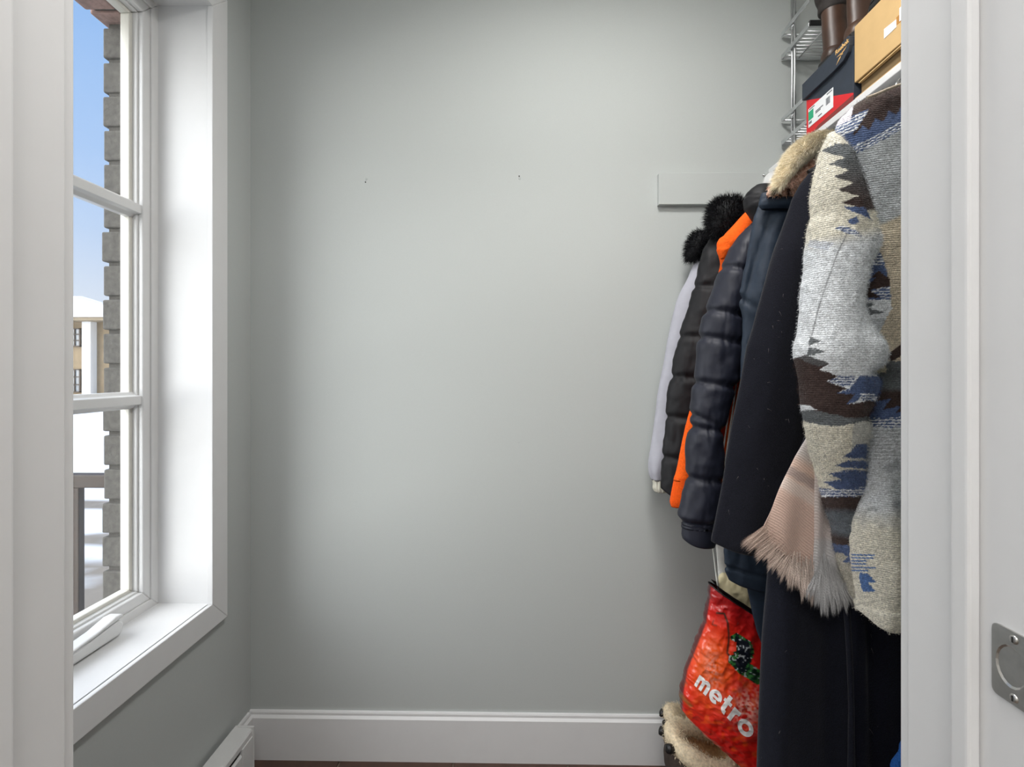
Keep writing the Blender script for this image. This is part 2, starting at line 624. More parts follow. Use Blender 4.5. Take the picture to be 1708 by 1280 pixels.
for dz in (0.0228, -0.0228):
    c = Vector((JR - 0.0019, 0.3835, 0.959 + dz))
    sc = MB()
    sc.tube([c + Vector((0.0008, 0, 0)), c - Vector((0.0004, 0, 0)), c - Vector((0.0012, 0, 0))], [0.0034, 0.0034, 0.002], 14)
    s_ = sc.build('screw', M['nickel'], sp)
    MB().box(c.x - 0.0015, c.x - 0.0009, c.y - 0.0006, c.y + 0.0006, c.z - 0.0022, c.z + 0.0022).build('slot', M['dark_gap'], s_)

# baseboards
def baseboard(name, pts, prof_dir, length_vec):
    pass
bb = MB()
bb.prism([(XL, YB, 0), (XL, YB - 0.014, 0), (XL, YB - 0.014, 0.128), (XL, YB - 0.008, 0.135), (XL, YB - 0.008, 0.142), (XL, YB - 0.006, 0.146), (XL, YB, 0.146)], (XR - XL, 0, 0))
tag(bb.build('baseboard_back', M['white']), kind='structure')
bb = MB()
bb.prism([(XL, YD1 + 0.02, 0), (XL + 0.014, YD1 + 0.02, 0), (XL + 0.014, YD1 + 0.02, 0.128), (XL + 0.008, YD1 + 0.02, 0.135), (XL + 0.008, YD1 + 0.02, 0.142), (XL + 0.006, YD1 + 0.02, 0.146), (XL, YD1 + 0.02, 0.146)], (0, YB - YD1 - 0.034, 0))
tag(bb.build('baseboard_left', M['white']), kind='structure')
bb = MB()
bb.prism([(XR, YD1 + 0.02, 0), (XR - 0.014, YD1 + 0.02, 0), (XR - 0.014, YD1 + 0.02, 0.128), (XR - 0.006, YD1 + 0.02, 0.146), (XR, YD1 + 0.02, 0.146)], (0, YB - YD1 - 0.034, 0))
tag(bb.build('baseboard_right', M['white']), kind='structure')

# little screw holes left in the back wall
def wall_point(x, y):
    p = P(x, y, YB)
    return Vector(p.tolist())
for (x, y), kindn in (((611, 299), 'anchor'), ((609.6, 304), 'hole'), ((866, 294), 'hole'), ((866.5, 297.5), 'anchor'), ((865.5, 738), 'anchor')):
    c = wall_point(x, y)
    q = MB()
    if kindn == 'anchor':
        ringp = [c + Vector((0.0028 * math.cos(a), -0.0004, 0.0028 * math.sin(a))) for a in (2 * PI * k / 10 for k in range(10))]
        q.tube(ringp, 0.0008, 6, closed=True)
        q.build('wall_anchor', M['wall'], wb)
    else:
        q.tube([c + Vector((0, 0.002, 0)), c - Vector((0, 0.0006, 0))], 0.0021, 8)
        q.build('screw_hole', M['dark_gap'], wb)

# ------------------------------------------------------------------ the window
win = thing('window_1', (XL, (WY0 + WY1) / 2, WZ0), kind='structure')
GX = -1.009            # glass plane
FX = XL - 0.135      # inner face of the window frame
def rect_ring(mbx, x0, x1, o, i, bev=0.0):
    """Frame in the YZ plane between an outer and an inner rectangle (y0,y1,z0,z1), mitred corners."""
    oy0, oy1, oz0, oz1 = o; iy0, iy1, iz0, iz1 = i
    O = [(oy0, oz0), (oy1, oz0), (oy1, oz1), (oy0, oz1)]
    I = [(iy0, iz0), (iy1, iz0), (iy1, iz1), (iy0, iz1)]
    for k in range(4):
        k2 = (k + 1) % 4
        mbx.prism([(x0, *O[k]), (x0, *O[k2]), (x0, *I[k2]), (x0, *I[k])], (x1 - x0, 0, 0))
    return mbx
# casing on the wall, four mitred boards
co = (WY0 - 0.065 + 0.004, WY1 + 0.0627, WZ0 - 0.0655, WZ1 + 0.0615)
ci = (WY0 + 0.004, WY1 - 0.004, WZ0, WZ1 - 0.004)
O = [(co[0], co[2]), (co[1], co[2]), (co[1], co[3]), (co[0], co[3])]
I = [(ci[0], ci[2]), (ci[1], ci[2]), (ci[1], ci[3]), (ci[0], ci[3])]
for k in range(4):
    k2 = (k + 1) % 4
    b_ = MB()
    b_.prism([(XL, *O[k]), (XL, *O[k2]), (XL, *I[k2]), (XL, *I[k])], (0.015, 0, 0))
    b_.build('casing', M['white'], win, bevel=0.0016)
# jamb extensions lining the opening
MB().box(FX, XL + 0.004, WY1, WY1 + 0.012, WZ0, WZ1).build('jamb_extension', M['white'], win)
MB().box(FX, XL + 0.004, WY0 - 0.012, WY0, WZ0, WZ1).build('jamb_extension', M['white'], win)
MB().box(FX, XL + 0.004, WY0 - 0.012, WY1 + 0.012, WZ1, WZ1 + 0.012).build('jamb_extension', M['white'], win)
MB().box(FX, XL + 0.004, WY0 - 0.012, WY1 + 0.012, WZ0 - 0.012, WZ0).build('window_sill', M['white'], win)
# frame and sash in steps
e = 0.0
full = (WY0 - 0.01, WY1 + 0.01, WZ0 - 0.01, WZ1 + 0.01)
def inset(d, dz=None):
    dz = d if dz is None else dz
    return (WY0 + d, WY1 - d, WZ0 + dz, WZ1 - dz)
f_ = MB()
rect_ring(f_, FX - 0.055, FX, full, inset(0.022))
f_.build('frame', M['vinyl'], win, bevel=0.002)
f_ = MB()
rect_ring(f_, FX - 0.05, FX - 0.004, inset(0.0215), inset(0.047, 0.050))
sash = f_.build('sash', M['vinyl'], win, bevel=0.003)
f_ = MB()
rect_ring(f_, GX + 0.002, FX - 0.016, inset(0.046, 0.049), inset(0.052, 0.055))
f_.build('glazing_bead', M['vinyl'], sash, bevel=0.002)
f_ = MB()
rect_ring(f_, GX - 0.012, GX + 0.012, inset(0.051, 0.054), inset(0.0615, 0.0635))
f_.build('glazing_stop', M['vinyl_cream'], sash, bevel=0.002)
gy0, gy1, gz0, gz1 = inset(0.061, 0.063)
mz = (1.116, 1.608)
zs = [gz0, mz[0], mz[1], gz1]
for k in range(3):
    MB().box(GX - 0.003, GX + 0.003, gy0 - 0.008, gy1 + 0.008, zs[k] - (0.008 if k == 0 else -0.001), zs[k + 1] + (0.008 if k == 2 else -0.001)).build('pane', M['glass'], sash)
for z in mz:
    q = MB()
    prof = [(GX - 0.004, z - 0.022), (GX + 0.012, z - 0.022), (GX + 0.020, z - 0.014), (GX + 0.032, z - 0.011), (GX + 0.032, z + 0.011), (GX + 0.020, z + 0.014), (GX + 0.012, z + 0.022), (GX - 0.004, z + 0.022)]
    q.prism([(x, WY0 + 0.046, zz) for x, zz in prof], (0, WY1 - WY0 - 0.092, 0))
    q.build('muntin', M['vinyl'], sash, bevel=0.0015)
# crank handle folded on the sill side of the frame
ck = thing('crank_handle', (FX, 1.02, WZ0 + 0.03), 'white folded crank handle at the bottom of the window frame', 'window crank')
def oncr(x, y, X):
    # point on the plane X
    u = (868 - x)
    Y = -X * F / u
    return P(x, y, Y)
q = MB()
base_pts = []
prof = [(0.900, 0.004), (1.118, 0.004), (1.128, 0.012), (1.130, 0.030), (1.118, 0.042), (1.05, 0.034), (0.97, 0.030), (0.900, 0.030)]
q.prism([(FX + 0.001, y, WZ0 + z) for y, z in prof], (0.034, 0, 0))
q.build('housing', M['vinyl'], ck, bevel=0.006)
q = MB()
arm = [(0.86, 0.034), (0.97, 0.036), (1.06, 0.044), (1.105, 0.054), (1.122, 0.053), (1.126, 0.046), (1.112, 0.043), (1.06, 0.037), (0.97, 0.027), (0.86, 0.024)]
q.prism([(FX + 0.006, y, WZ0 + z) for y, z in arm], (0.032, 0, 0))
q.build('crank_arm', M['vinyl'], ck, bevel=0.004)

# ------------------------------------------------------------------ outside
ow = MB()
BX0, BX1 = -1.099, -1.026
ow.box(BX0 + 0.012, XL - 0.13, 1.297, 1.75, -0.6, 3.0)
ow.box(BX0 + 0.012, BX1, 1.265, 1.3, -0.6, 3.0)
ow.box(BX0 + 0.012, BX1, -2.6, WY0 - 0.03, -0.6, 3.0)
ow.box(BX0 + 0.012, BX1, WY0 - 0.03, 1.265, -0.6, 0.585)
ow.box(BX0 + 0.012, BX1, WY0 - 0.03, 1.265, 2.115, 3.0)
owo = tag(ow.build('wall_outside', M['mortar']), kind='structure')
course = 0.0893
zj = 1.027
k0 = int((0.45 - zj) / course) - 1
rb = random.Random(3)
for k in range(k0, k0 + 21):
    z0 = zj + k * course + 0.0055
    z1 = z0 + course - 0.011
    if z1 > 2.12:
        break
    L = 0.19 if k % 2 else 0.09
    jx = rb.uniform(-0.003, 0.003)
    o = MB().box(BX0 + jx, BX1, 1.258 + rb.uniform(-.002, .002), 1.258 + L, z0, z1, 0.004, 2).build('brick', M['brick'], owo)
    MB().box(BX0 + jx, BX1, 1.258 + L + 0.01, 1.258 + L + 0.20, z0, z1, 0.004, 2).build('brick', M['brick'], owo)
for k in range(11):
    y0 = WY0 - 0.02 + k * 0.0893
    if y0 > 1.62: break
    MB().box(BX0 - 0.006 + rb.uniform(-.002, .002), BX1, y0, y0 + 0.079, 2.107 + rb.uniform(-.001, .001), 2.30, 0.004, 2).build('brick', M['brick_red'], owo)

GZ = -0.45
gx = np.concatenate([np.linspace(-60, -9, 41)[:-1], np.linspace(-9, 2, 41)]); gy = np.concatenate([np.linspace(1.9, 8, 50)[:-1], np.linspace(8, 62, 32)])
GXX, GYY = np.meshgrid(gx, gy)
GZZ = GZ + 0.10 * fbm(GXX * 0.35, GYY * 0.35, 5) + 0.10 * sstep(6, 9, GYY) * (vn(GXX * 0.3, GYY * 0.3, 9) + 0.3)
V = np.stack([GXX, GYY, GZZ], -1).reshape(-1, 3)
idx = np.arange(81 * 81).reshape(81, 81)
fc = np.stack([idx[:-1, :-1], idx[:-1, 1:], idx[1:, 1:], idx[1:, :-1]], -1).reshape(-1, 4)
gcol = np.ones((len(V), 3)) * np.array(srgb(246, 247, 250))
M['snow_ground'] = mat('snow_ground', (1, 1, 1), 0.85, noise=(1.5, 0.9, 1.0), attr=True, bump=(4, 0.4, 0.04))
gpatch = sstep(0.02, 0.14, fbm(GXX * 0.8, GYY * 2.6, 31)) * (1 - sstep(6.5, 7.5, GYY))
gp = gpatch.reshape(-1, 1)
gcol = gcol * (1 - gp * 0.92) + np.array(srgb(122, 108, 88)) * gp * 0.92
tag(make_obj('ground', V, fc, M['snow_ground'], smooth=True, col=gcol), kind='structure')
d_ = MB()
d_.prism([(-14.2, 17.6, GZ + 0.02), (-4, 17.6, GZ + 0.02), (-4, 11.6, GZ + 0.02), (-10.2, 12.6, GZ + 0.02), (-11.6, 14.6, GZ + 0.02)], (0, 0, 0.12))
tag(d_.build('driveway', M['dirt']), kind='structure')

pr = thing('porch_railing', (-1.66, 1.85, -0.2), 'dark bronze porch railing with flat top rail and slim post outside the window', 'railing')
MB().box(-1.80, -1.0, 1.83, 1.88, 0.743, 0.793, 0.004).build('top_rail', M['rail'], pr)
MB().box(-1.7215, -1.6955, 1.835, 1.862, -0.45, 0.743, 0.003).build('post', M['rail'], pr)
MB().box(-1.80, -1.0, 1.835, 1.875, -0.12, -0.08, 0.004).build('bottom_rail', M['rail'], pr)
MB().box(-1.6, -1.1, 1.84, 1.87, 0.7928, 0.798, 0.002).build('snow_cap', M['snow'], pr)

hs = thing('house', (-27, 31, GZ), 'snow-roofed tan brick house across the street seen through the window', 'house')
def hx(x, Y): return float(P(x, 620, Y)[0])
MB().box(hx(-60, 30), hx(140, 30), 30, 38, GZ - 0.3, 4.35).build('wall', M['house_brick'], hs)
MB().box(hx(136.5, 29.75), hx(151, 29.75), 29.75, 38, GZ - 0.3, 4.40).build('wall_panel', M['house_white'], hs)
MB().box(hx(150, 30.2), hx(228, 30), 30.2, 38, GZ - 0.3, 4.30).build('wall', M['house_brick'], hs)
MB().box(hx(-70, 29.2), hx(240, 29.2), 29.0, 38.6, 4.30, 4.50).build('eaves', M['soffit'], hs)
r_ = bmesh.new()
x0, x1 = hx(-80, 29), hx(250, 29)
rv = [r_.verts.new(p) for p in ((x0, 28.9, 4.5), (x1, 28.9, 4.5), (x1, 38.8, 4.5), (x0, 38.8, 4.5), (x0 + 3.5, 34, 6.55), (hx(115, 34), 34, 6.55))]
for f in ((0, 1, 5, 4), (1, 2, 5), (2, 3, 4, 5), (3, 0, 4), (3, 2, 1, 0)):
    r_.faces.new([rv[i] for i in f])
mb = MB(); mb.bm.free(); mb.bm = r_
mb.build('roof', M['snow'], hs)
for z0, z1 in ((2.75, 3.90), (-0.12, 1.34)):
    x1 = hx(134.5, 29.9); x0 = x1 - 1.15
    fr = MB()
    fr.box(x0, x0 + .06, 29.86, 30.02, z0, z1); fr.box(x1 - .08, x1, 29.86, 30.02, z0, z1)
    fr.box(x0, x1, 29.86, 30.02, z0, z0 + .06); fr.box(x0, x1, 29.86, 30.02, z1 - .06, z1)
    for q_ in (1, 2):
        zz = z0 + (z1 - z0) * q_ / 3
        fr.box(x0, x1, 29.88, 30.0, zz - .03, zz + .03)
    for q_ in (1, 2):
        xx = x0 + (x1 - x0) * q_ / 3
        fr.box(xx - .025, xx + .025, 29.88, 30.0, z0, z1)
    wi = fr.build('window', M['house_frame'], hs)
    MB().box(x0 + .02, x1 - .02, 29.94, 29.99, z0 + .02, z1 - .02).build('pane', M['house_glass'], wi)

# ------------------------------------------------------------------ fixtures of the room
ht = thing('baseboard_heater', (XL + 0.03, 1.0, 0.0), 'white electric baseboard heater along the wall under the window', 'heater')
HX0, HX1 = XL + 0.0145, XL + 0.0655
hy0, hy1 = 0.53, 1.385
MB().box(HX0, HX0 + 0.006, hy0, hy1, 0.02, 0.168).build('back_plate', M['heater'], ht)
q = MB()
q.prism([(HX0, hy0, 0.170), (HX1 - 0.004, hy0, 0.166), (HX1, hy0, 0.160), (HX1, hy0, 0.146), (HX1 - 0.003, hy0, 0.146), (HX1 - 0.004, hy0, 0.157), (HX0, hy0, 0.162)], (0, hy1 - hy0, 0))
q.build('top_cover', M['heater'], ht)
q = MB()
q.prism([(HX1 - 0.006, hy0, 0.132), (HX1 - 0.003, hy0, 0.134), (HX1 + 0.002, hy0, 0.128), (HX1 + 0.002, hy0, 0.04), (HX1 - 0.012, hy0, 0.03), (HX1 - 0.012, hy0, 0.036), (HX1 - 0.002, hy0, 0.044), (HX1 - 0.003, hy0, 0.126)], (0, hy1 - hy0 - 0.06, 0))
q.build('front_panel', M['heater'], ht)
MB().box(HX0 + 0.006, HX1 - 0.008, hy0 + 0.01, hy1 - 0.07, 0.05, 0.15).build('heating_fins', M['dark_gap'], ht)
MB().box(HX0, HX1 + 0.004, hy1 - 0.006, hy1, 0.018, 0.171, 0.002).build('end_cap', M['heater'], ht)
MB().box(HX0, HX1 + 0.002, hy0, hy0 + 0.006, 0.018, 0.171, 0.002).build('end_cap', M['heater'], ht)
MB().box(HX1 - 0.008, HX1 + 0.0025, hy1 - 0.058, hy1 - 0.006, 0.03, 0.146, 0.002).build('junction_cover', M['heater'], ht)

SX = 0.7525
SZ0, SZ1 = 1.788, 1.804
sh = MB().box(SX, XR, YD1 + 0.02, YB, SZ0, SZ1, 0.0015).build('closet_shelf', M['white'])
tag(sh, 'long white closet shelf above the hanging rod', 'shelf')
cl = MB().box(0.4165, XR, YB - 0.019, YB, 1.693, 1.7875, 0.0012).build('shelf_cleat', M['wall'])
tag(cl, 'grey painted wooden cleat board on the back wall under the shelf end', 'board')
MB().tube([(0.728, YB - 0.019, 1.779), (0.728, YB - 0.0225, 1.779), (0.728, YB - 0.0235, 1.779)], [0.004, 0.004, 0.002], 10).build('screw', M['chrome'], cl)
RX, RZ = 0.760, 1.752
rod = thing('closet_rod', (RX, 1.0, RZ), 'chrome closet rod under the white shelf with an end socket on the cleat', 'rod')
MB().tube([(RX, YD1 + 0.002, RZ), (RX, YB - 0.02, RZ)], 0.016, 20).build('tube', M['chrome'], rod)
q = MB()
ringp = [(RX + 0.027 * math.cos(a), YB - 0.030, RZ + 0.027 * math.sin(a)) for a in (2 * PI * k / 24 for k in range(24))]
q.tube([(RX, YB - 0.0195, RZ), (RX, YB - 0.028, RZ), (RX, YB - 0.045, RZ)], [0.036, 0.036, 0.024], 24)
q.build('socket', M['vinyl'], rod)

# ceiling mounts added above the two fill lights (outside the frame)
for nm, x, y, r_, lab in (('fill_light_mount', 0.22, 0.70, 0.14, 'unseen round ceiling mount added for the closet fill light'), ('fill_light_mount', -0.12, -0.85, 0.60, 'unseen round ceiling mount added for the hall fill light behind the camera')):
    cl_ = thing(nm, (x, y, ZC), lab, 'lamp')
    z = ZC if r_ < 0.2 else ZC
    MB().tube([(x, y, ZC), (x, y, ZC - 0.012)], r_ + 0.012, 32).build('base', M['vinyl'], cl_)

# wire rack standing on the shelf by the back wall
M['steel'] = mat('polished_wire', (0.74, 0.75, 0.76), 0.3, metal=1.0, noise=(40, 0.9, 1.05))
wr = thing('wire_rack', (0.90, 1.41, SZ1), 'chrome wire tier rack on the shelf against the back wall behind the boots', 'rack')
WX0, WX1 = 0.786, 1.035
WYb, WYf = YB - 0.012, 1.335
for xs in (WX0 + 0.006, WX1 - 0.006):
    for dy in (0.0, -0.014):
        MB().tube([(xs + 0.004, 1.437 + dy, SZ1 + 0.001), (xs, 1.43 + dy, 2.42)], 0.0032, 8).build('upright', M['steel'], wr)
    for z in (2.196, 1.936):
        MB().tube([(xs + 0.002, 1.437, z - 0.004), (xs + 0.002, 1.422, z + 0.004)], 0.0055, 10).build('clamp', M['chrome'], wr)
for zt, tname in ((2.135, 'tier'), (1.878, 'tier'), (2.39, 'tier')):
    t_ = MB()
    for z in (zt, zt + 0.068):
        t_.box(WX0 - 0.002, WX0 + 0.002, WYf, WYb, z - 0.006, z + 0.006, 0.001, 1)
        t_.box(WX1 - 0.002, WX1 + 0.002, WYf, WYb, z - 0.006, z + 0.006, 0.001, 1)
    t_.box(WX0, WX1, WYb - 0.002, WYb + 0.002, zt - 0.008, zt + 0.006)
    t_.tube([(WX0, WYb, zt + 0.068), (WX1, WYb, zt + 0.068)], 0.003, 8)
    to = t_.build('tier', M['steel'], wr)
    for k in range(9):
        y = WYf + 0.012 + k * 0.0148
        MB().tube([(WX0, y, zt), (WX1, y, zt)], 0.0018, 6).build('wire', M['steel'], to)
    for xx in (WX0 + 0.05, WX0 + 0.15):
        MB().tube([(xx, WYf, zt - 0.003), (xx, WYb, zt - 0.003)], 0.0022, 6).build('wire', M['steel'], to)
    MB().box(WX0 - 0.001, WX1 + 0.001, WYf - 0.004, WYf + 0.002, zt - 0.004, zt + 0.010, 0.001, 1).build('front_lip', M['blackplastic'], to)

# ------------------------------------------------------------------ boxes and footwear on the shelf
M['navy_card'] = mat('navy_card', srgb(44, 52, 64), 0.6, noise=(60, 0.92, 1.08))
M['red_card'] = mat('red_card', srgb(214, 30, 38), 0.5, noise=(60, 0.95, 1.05))
M['darkred_card'] = mat('dark_red_card', srgb(130, 52, 48), 0.6, noise=(60, 0.95, 1.05))
M['paper'] = mat('white_paper', srgb(238, 240, 242), 0.6, noise=(60, 0.98, 1.01))
M['green'] = mat('green_print', srgb(40, 165, 120), 0.6, noise=(60, 0.97, 1.02))
M['ink'] = mat('grey_ink', srgb(95, 98, 104), 0.7, noise=(200, 0.9, 1.1))
M['gold'] = mat('gold_foil', srgb(226, 182, 116), 0.4, noise=(80, 0.9, 1.1))
M['cardboard'] = mat('brown_cardboard', srgb(206, 172, 120), 0.8, noise=(25, 0.95, 1.04), bump=(90, 0.08, 0.001))
M['cardboard_shade'] = mat('shaded_cardboard', srgb(124, 102, 70), 0.85, noise=(25, 0.9, 1.05))  # same cardboard, darkened to put the shadow under the box into its colour
M['tape'] = mat('brown_packing_tape', srgb(186, 132, 66), 0.25, noise=(30, 0.95, 1.05))

sb = thing('shoe_box', (0.90, 1.195, SZ1), 'navy and red shoe box with a white size label under the brown boots', 'box')
LX = 0.7455
by0, by1 = 1.1135, 1.293
MB().box(SX + 0.002, 1.05, by0, by1, SZ1 + 0.0005, 1.93, 0.001).build('body', M['navy_card'], sb)
# red printed field on the end and along the bottom
q = MB()
q.prism([(SX + 0.0015, by1, SZ1 + 0.006), (SX + 0.0015, by1, 1.905), (SX + 0.0015, by0, 1.822), (SX + 0.0015, by0, SZ1 + 0.006)], (0.0008, 0, 0))
q.build('red_print', M['red_card'], sb)
q = MB()
q.prism([(SX + 0.0012, by1 - 0.02, SZ1 + 0.001), (SX + 0.0012, by1 - 0.05, SZ1 + 0.010), (SX + 0.0012, by0, SZ1 + 0.014), (SX + 0.0012, by0, SZ1 + 0.001)], (0.0006, 0, 0))
q.build('dark_print', M['darkred_card'], sb)
q = MB()
lid = [(1.294, 1.909), (1.294, 1.952), (1.15, 1.953), (1.114, 1.957), (1.1095, 1.953), (1.1085, 1.944), (1.1095, 1.934), (1.115, 1.921), (1.13, 1.911), (1.16, 1.908)]
q.prism([(LX, y, z) for y, z in [(a_ + 0.005, b_ - 0.002) for a_, b_ in lid]], (1.056 - LX, 0, 0))
q.build('lid', M['navy_card'], sb, bevel=0.0012)
lb = MB().box(SX + 0.0003, SX + 0.0012, 1.183, 1.283, 1.827, 1.8755).build('size_label', M['paper'], sb)
MB().box(SX - 0.0002, SX + 0.0006, 1.261, 1.282, 1.844, 1.867).build('green_square', M['green'], lb)
bc = MB()
for k in range(6):
    bc.box(SX - 0.0002, SX + 0.0006, 1.194 + k * 0.0027, 1.194 + k * 0.0027 + (0.0017 if k % 2 else 0.001), 1.845, 1.862)
bc.build('barcode', M['ink'], lb)['kind'] = 'stuff'
tl = MB()
for k, (ya, yb, z) in enumerate(((1.215, 1.246, 1.853), (1.225, 1.246, 1.849), (1.18, 1.2, 1.8705), (1.25, 1.273, 1.8715), (1.262, 1.274, 1.8385), (1.262, 1.274, 1.835), (1.22, 1.235, 1.835))):
    tl.box(SX - 0.0002, SX + 0.0006, ya + 0.006, yb + 0.006, z - 0.001, z + 0.0014)
tl.build('small_print', M['ink'], lb)['kind'] = 'stuff'
# wordmark on the lid's end: reads from the far corner towards the camera
tb = text_mesh('Reebok', 0.0175, 0.0007)
xs = [v.co.x for v in tb.verts]
wd = max(xs)
for v in tb.verts:
    a = v.co.x / wd
    v.co = Vector((LX - 0.0008, 1.162 - a * 0.049, 1.9385 + v.co.y * 0.80))
mb = MB(); mb.bm.free(); mb.bm = tb
mb.build('wordmark', M['gold'], sb)
lg = MB()
def lgp(pts):
    lg.prism([(LX - 0.0008, y, z) for y, z in [(a_ + 0.006, b_ - 0.0035) for a_, b_ in pts]], (0.0006, 0, 0))
lgp([(1.151, 1.9335), (1.136, 1.9345), (1.128, 1.9285), (1.1335, 1.928), (1.1385, 1.9315)])
lgp([(1.1345, 1.9305), (1.1255, 1.9325), (1.1135, 1.9375), (1.1265, 1.9350), (1.1365, 1.9325)])
lgp([(1.1425, 1.9265), (1.1355, 1.9285), (1.1375, 1.9245), (1.1525, 1.9165)])
lg.build('emblem', M['gold'], sb)

cb = thing('cardboard_box', (0.9, 0.98, SZ1), 'brown cardboard box with white labels at the near end of the shelf', 'box')
CX = 0.7555
MB().box(CX, 1.05, 0.82, 1.112, 1.843, 1.970, 0.0015).build('body', M['cardboard'], cb)
MB().box(CX + 0.012, 1.04, 0.80, 1.106, SZ1 + 0.012, 1.844).build('tray', M['cardboard_shade'], cb)
q = MB()
q.prism([(CX + 0.004, 1.104, SZ1 + 0.036), (CX + 0.0, 0.82, SZ1 + 0.0385), (CX + 0.0, 0.82, SZ1 + 0.036), (CX + 0.004, 1.104, SZ1 + 0.0335)], (0.006, 0, 0))
q.build('flap_edge', M['cardboard'], cb)
MB().box(CX + 0.002, CX + 0.0045, 0.82, 1.113, SZ1 + 0.001, SZ1 + 0.005).build('flap_edge', M['cardboard'], cb)
def onbox(pts, nm, m, d=0.0008, par=cb):
    q = MB()
    q.prism([(CX - d, -0 + CX * F / (x - 868), CZ - (y - 620) * CX / (x - 868)) for x, y in pts], (d - 0.0001, 0, 0))
    return q.build(nm, m, par)
onbox([(1467, 56), (1487, 40), (1487, 53), (1467, 72)], 'label', M['paper'])
onbox([(1487, 37), (1510, 14), (1510, 30), (1487, 50)], 'tape', M['tape'], 0.0004)
onbox([(1492, 22), (1515, -4), (1515, 22), (1492, 44)], 'label', M['paper'])
MB().box(CX + 0.02, 0.95, 1.07, 1.118, SZ1 + 0.0005, SZ1 + 0.012).build('strap', M['blackplastic'], cb)

M['leather'] = mat('brown_boot_leather', srgb(66, 46, 35), 0.42, noise=(14, 0.55, 1.5), bump=(60, 0.25, 0.002))
M['leather2'] = mat('dark_boot_cloth', srgb(40, 34, 32), 0.75, noise=(40, 0.7, 1.3), bump=(40, 0.6, 0.004))
M['bootsole'] = mat('black_boot_sole', srgb(24, 22, 21), 0.6, noise=(40, 0.9, 1.1))
M['blackleather'] = mat('black_shoe_leather', srgb(36, 37, 40), 0.42, noise=(20, 0.8, 1.2), bump=(70, 0.2, 0.001))

def lofted(name, secs, material, parent, n=24, cap=True):
    """secs: list of (centre, axis_a, axis_b) ellipses."""
    V = []; Fc = []
    for c, a, b in secs:
        c, a, b = Vector(c), Vector(a), Vector(b)
        for k in range(n):
            t = 2 * PI * k / n
            V.append(tuple(c + a * math.cos(t) + b * math.sin(t)))
    m = len(secs)
    for i in range(m - 1):
        for k in range(n):
            k2 = (k + 1) % n
            Fc.append([i * n + k, i * n + k2, (i + 1) * n + k2, (i + 1) * n + k])
    if cap:
        Fc.append([k for k in range(n)][::-1])
        Fc.append([(m - 1) * n + k for k in range(n)])
    o = make_obj(name, V, Fc, material, parent, smooth=True)
    md = o.modifiers.new('sub', 'SUBSURF'); md.levels = 1; md.render_levels = 2
    return o

def boot(loc, label, lean, cuff, wide=0.027):
    """Tall boot, heel at loc on the lid edge, toe towards the right wall (+X)."""
    b = thing('tall_boot', loc, label, 'boot')
    x, y, z = loc
    w = wide
    # foot: sections along X
    secs = []
    for dx, hw, h, zc in ((-0.004, 0.010, 0.012, 0.026), (0.004, 0.022, 0.024, 0.030), (0.03, 0.028, 0.034, 0.037), (0.07, 0.030, 0.040, 0.045), (0.11, 0.031, 0.032, 0.038), (0.16, 0.033, 0.024, 0.031), (0.20, 0.029, 0.019, 0.027), (0.228, 0.016, 0.011, 0.022), (0.236, 0.005, 0.004, 0.020)):
        secs.append(((x + dx, y, z + zc), (0, hw, 0), (0, 0, h)))
    lofted('foot', secs, M['leather'], b)
    secs = []
    lx, ly = lean
    for zz, rx, ry, dx in ((0.02, 0.036, w, 0.036), (0.05, 0.034, w * 0.98, 0.036), (0.09, 0.031, w * 0.88, 0.034), (0.13, 0.031, w * 0.9, 0.033), (0.18, 0.035, w * 1.02, 0.032), (0.24, 0.040, w * 1.15, 0.032), (0.32, 0.043, w * 1.25, 0.032), (0.38, 0.043, w * 1.25, 0.032)):
        k = 0.002 * math.sin(zz * 90)
        secs.append(((x + dx + lx * zz, y + ly * zz, z + zz), (rx + k, 0, 0), (0, ry + k, 0)))
    lofted('shaft', secs, M['leather'], b)
    s = MB()
    s.box(x - 0.004, x + 0.05, y - 0.022, y + 0.022, z + 0.001, z + 0.022, 0.005)
    s.box(x + 0.045, x + 0.232, y - 0.028, y + 0.028, z + 0.001, z + 0.010, 0.004)
    s.build('sole', M['bootsole'], b)
    if cuff:
        secs = []
        for i, zz in enumerate((0.138, 0.15, 0.163, 0.178, 0.195, 0.215, 0.245, 0.285, 0.34, 0.40)):
            k = 0.0035 * math.sin(i * 2.2)
            rr = 0.033 + 0.013 * min(1, i / 6) + k
            secs.append(((x + 0.034 + lx * zz, y + 0.004 + ly * zz, z + zz), (rr, 0, 0.006 * (i % 2)), (0, rr * 0.85, 0)))
        lofted('cuff', secs, M['leather2'], b)
    return b
LIDZ = 1.951
boot((0.762, 1.232, LIDZ), 'brown leather boot with dark slouchy cuff, on shoe box near the wire rack', (-0.05, 0.0), True)
boot((0.766, 1.150, LIDZ + 0.001), 'smooth brown leather boot standing beside the cardboard box', (-0.03, 0.0), False, 0.022)

bs = thing('black_shoe', (0.80, 0.97, 1.9705), 'black leather shoe lying on top of the cardboard box', 'shoe')
x, z = 0.796, 1.9705
secs = []
for dy, hw, h in ((0.0, 0.012, 0.014), (0.008, 0.026, 0.024), (0.03, 0.036, 0.030), (0.07, 0.040, 0.038), (0.11, 0.038, 0.048), (0.15, 0.034, 0.056), (0.20, 0.033, 0.060), (0.24, 0.030, 0.058), (0.256, 0.018, 0.045), (0.262, 0.006, 0.03)):
    secs.append(((x, 1.095 - dy, z + 0.010 + h * 0.55), (hw, 0, 0), (0, 0, h * 0.62)))
lofted('upper', secs, M['blackleather'], bs)
q = MB()
ol = []
for dy, hw in ((0.0, 0.014), (0.006, 0.026), (0.03, 0.039), (0.07, 0.043), (0.12, 0.039), (0.18, 0.034), (0.24, 0.031), (0.26, 0.016)):
    ol.append((dy, hw))
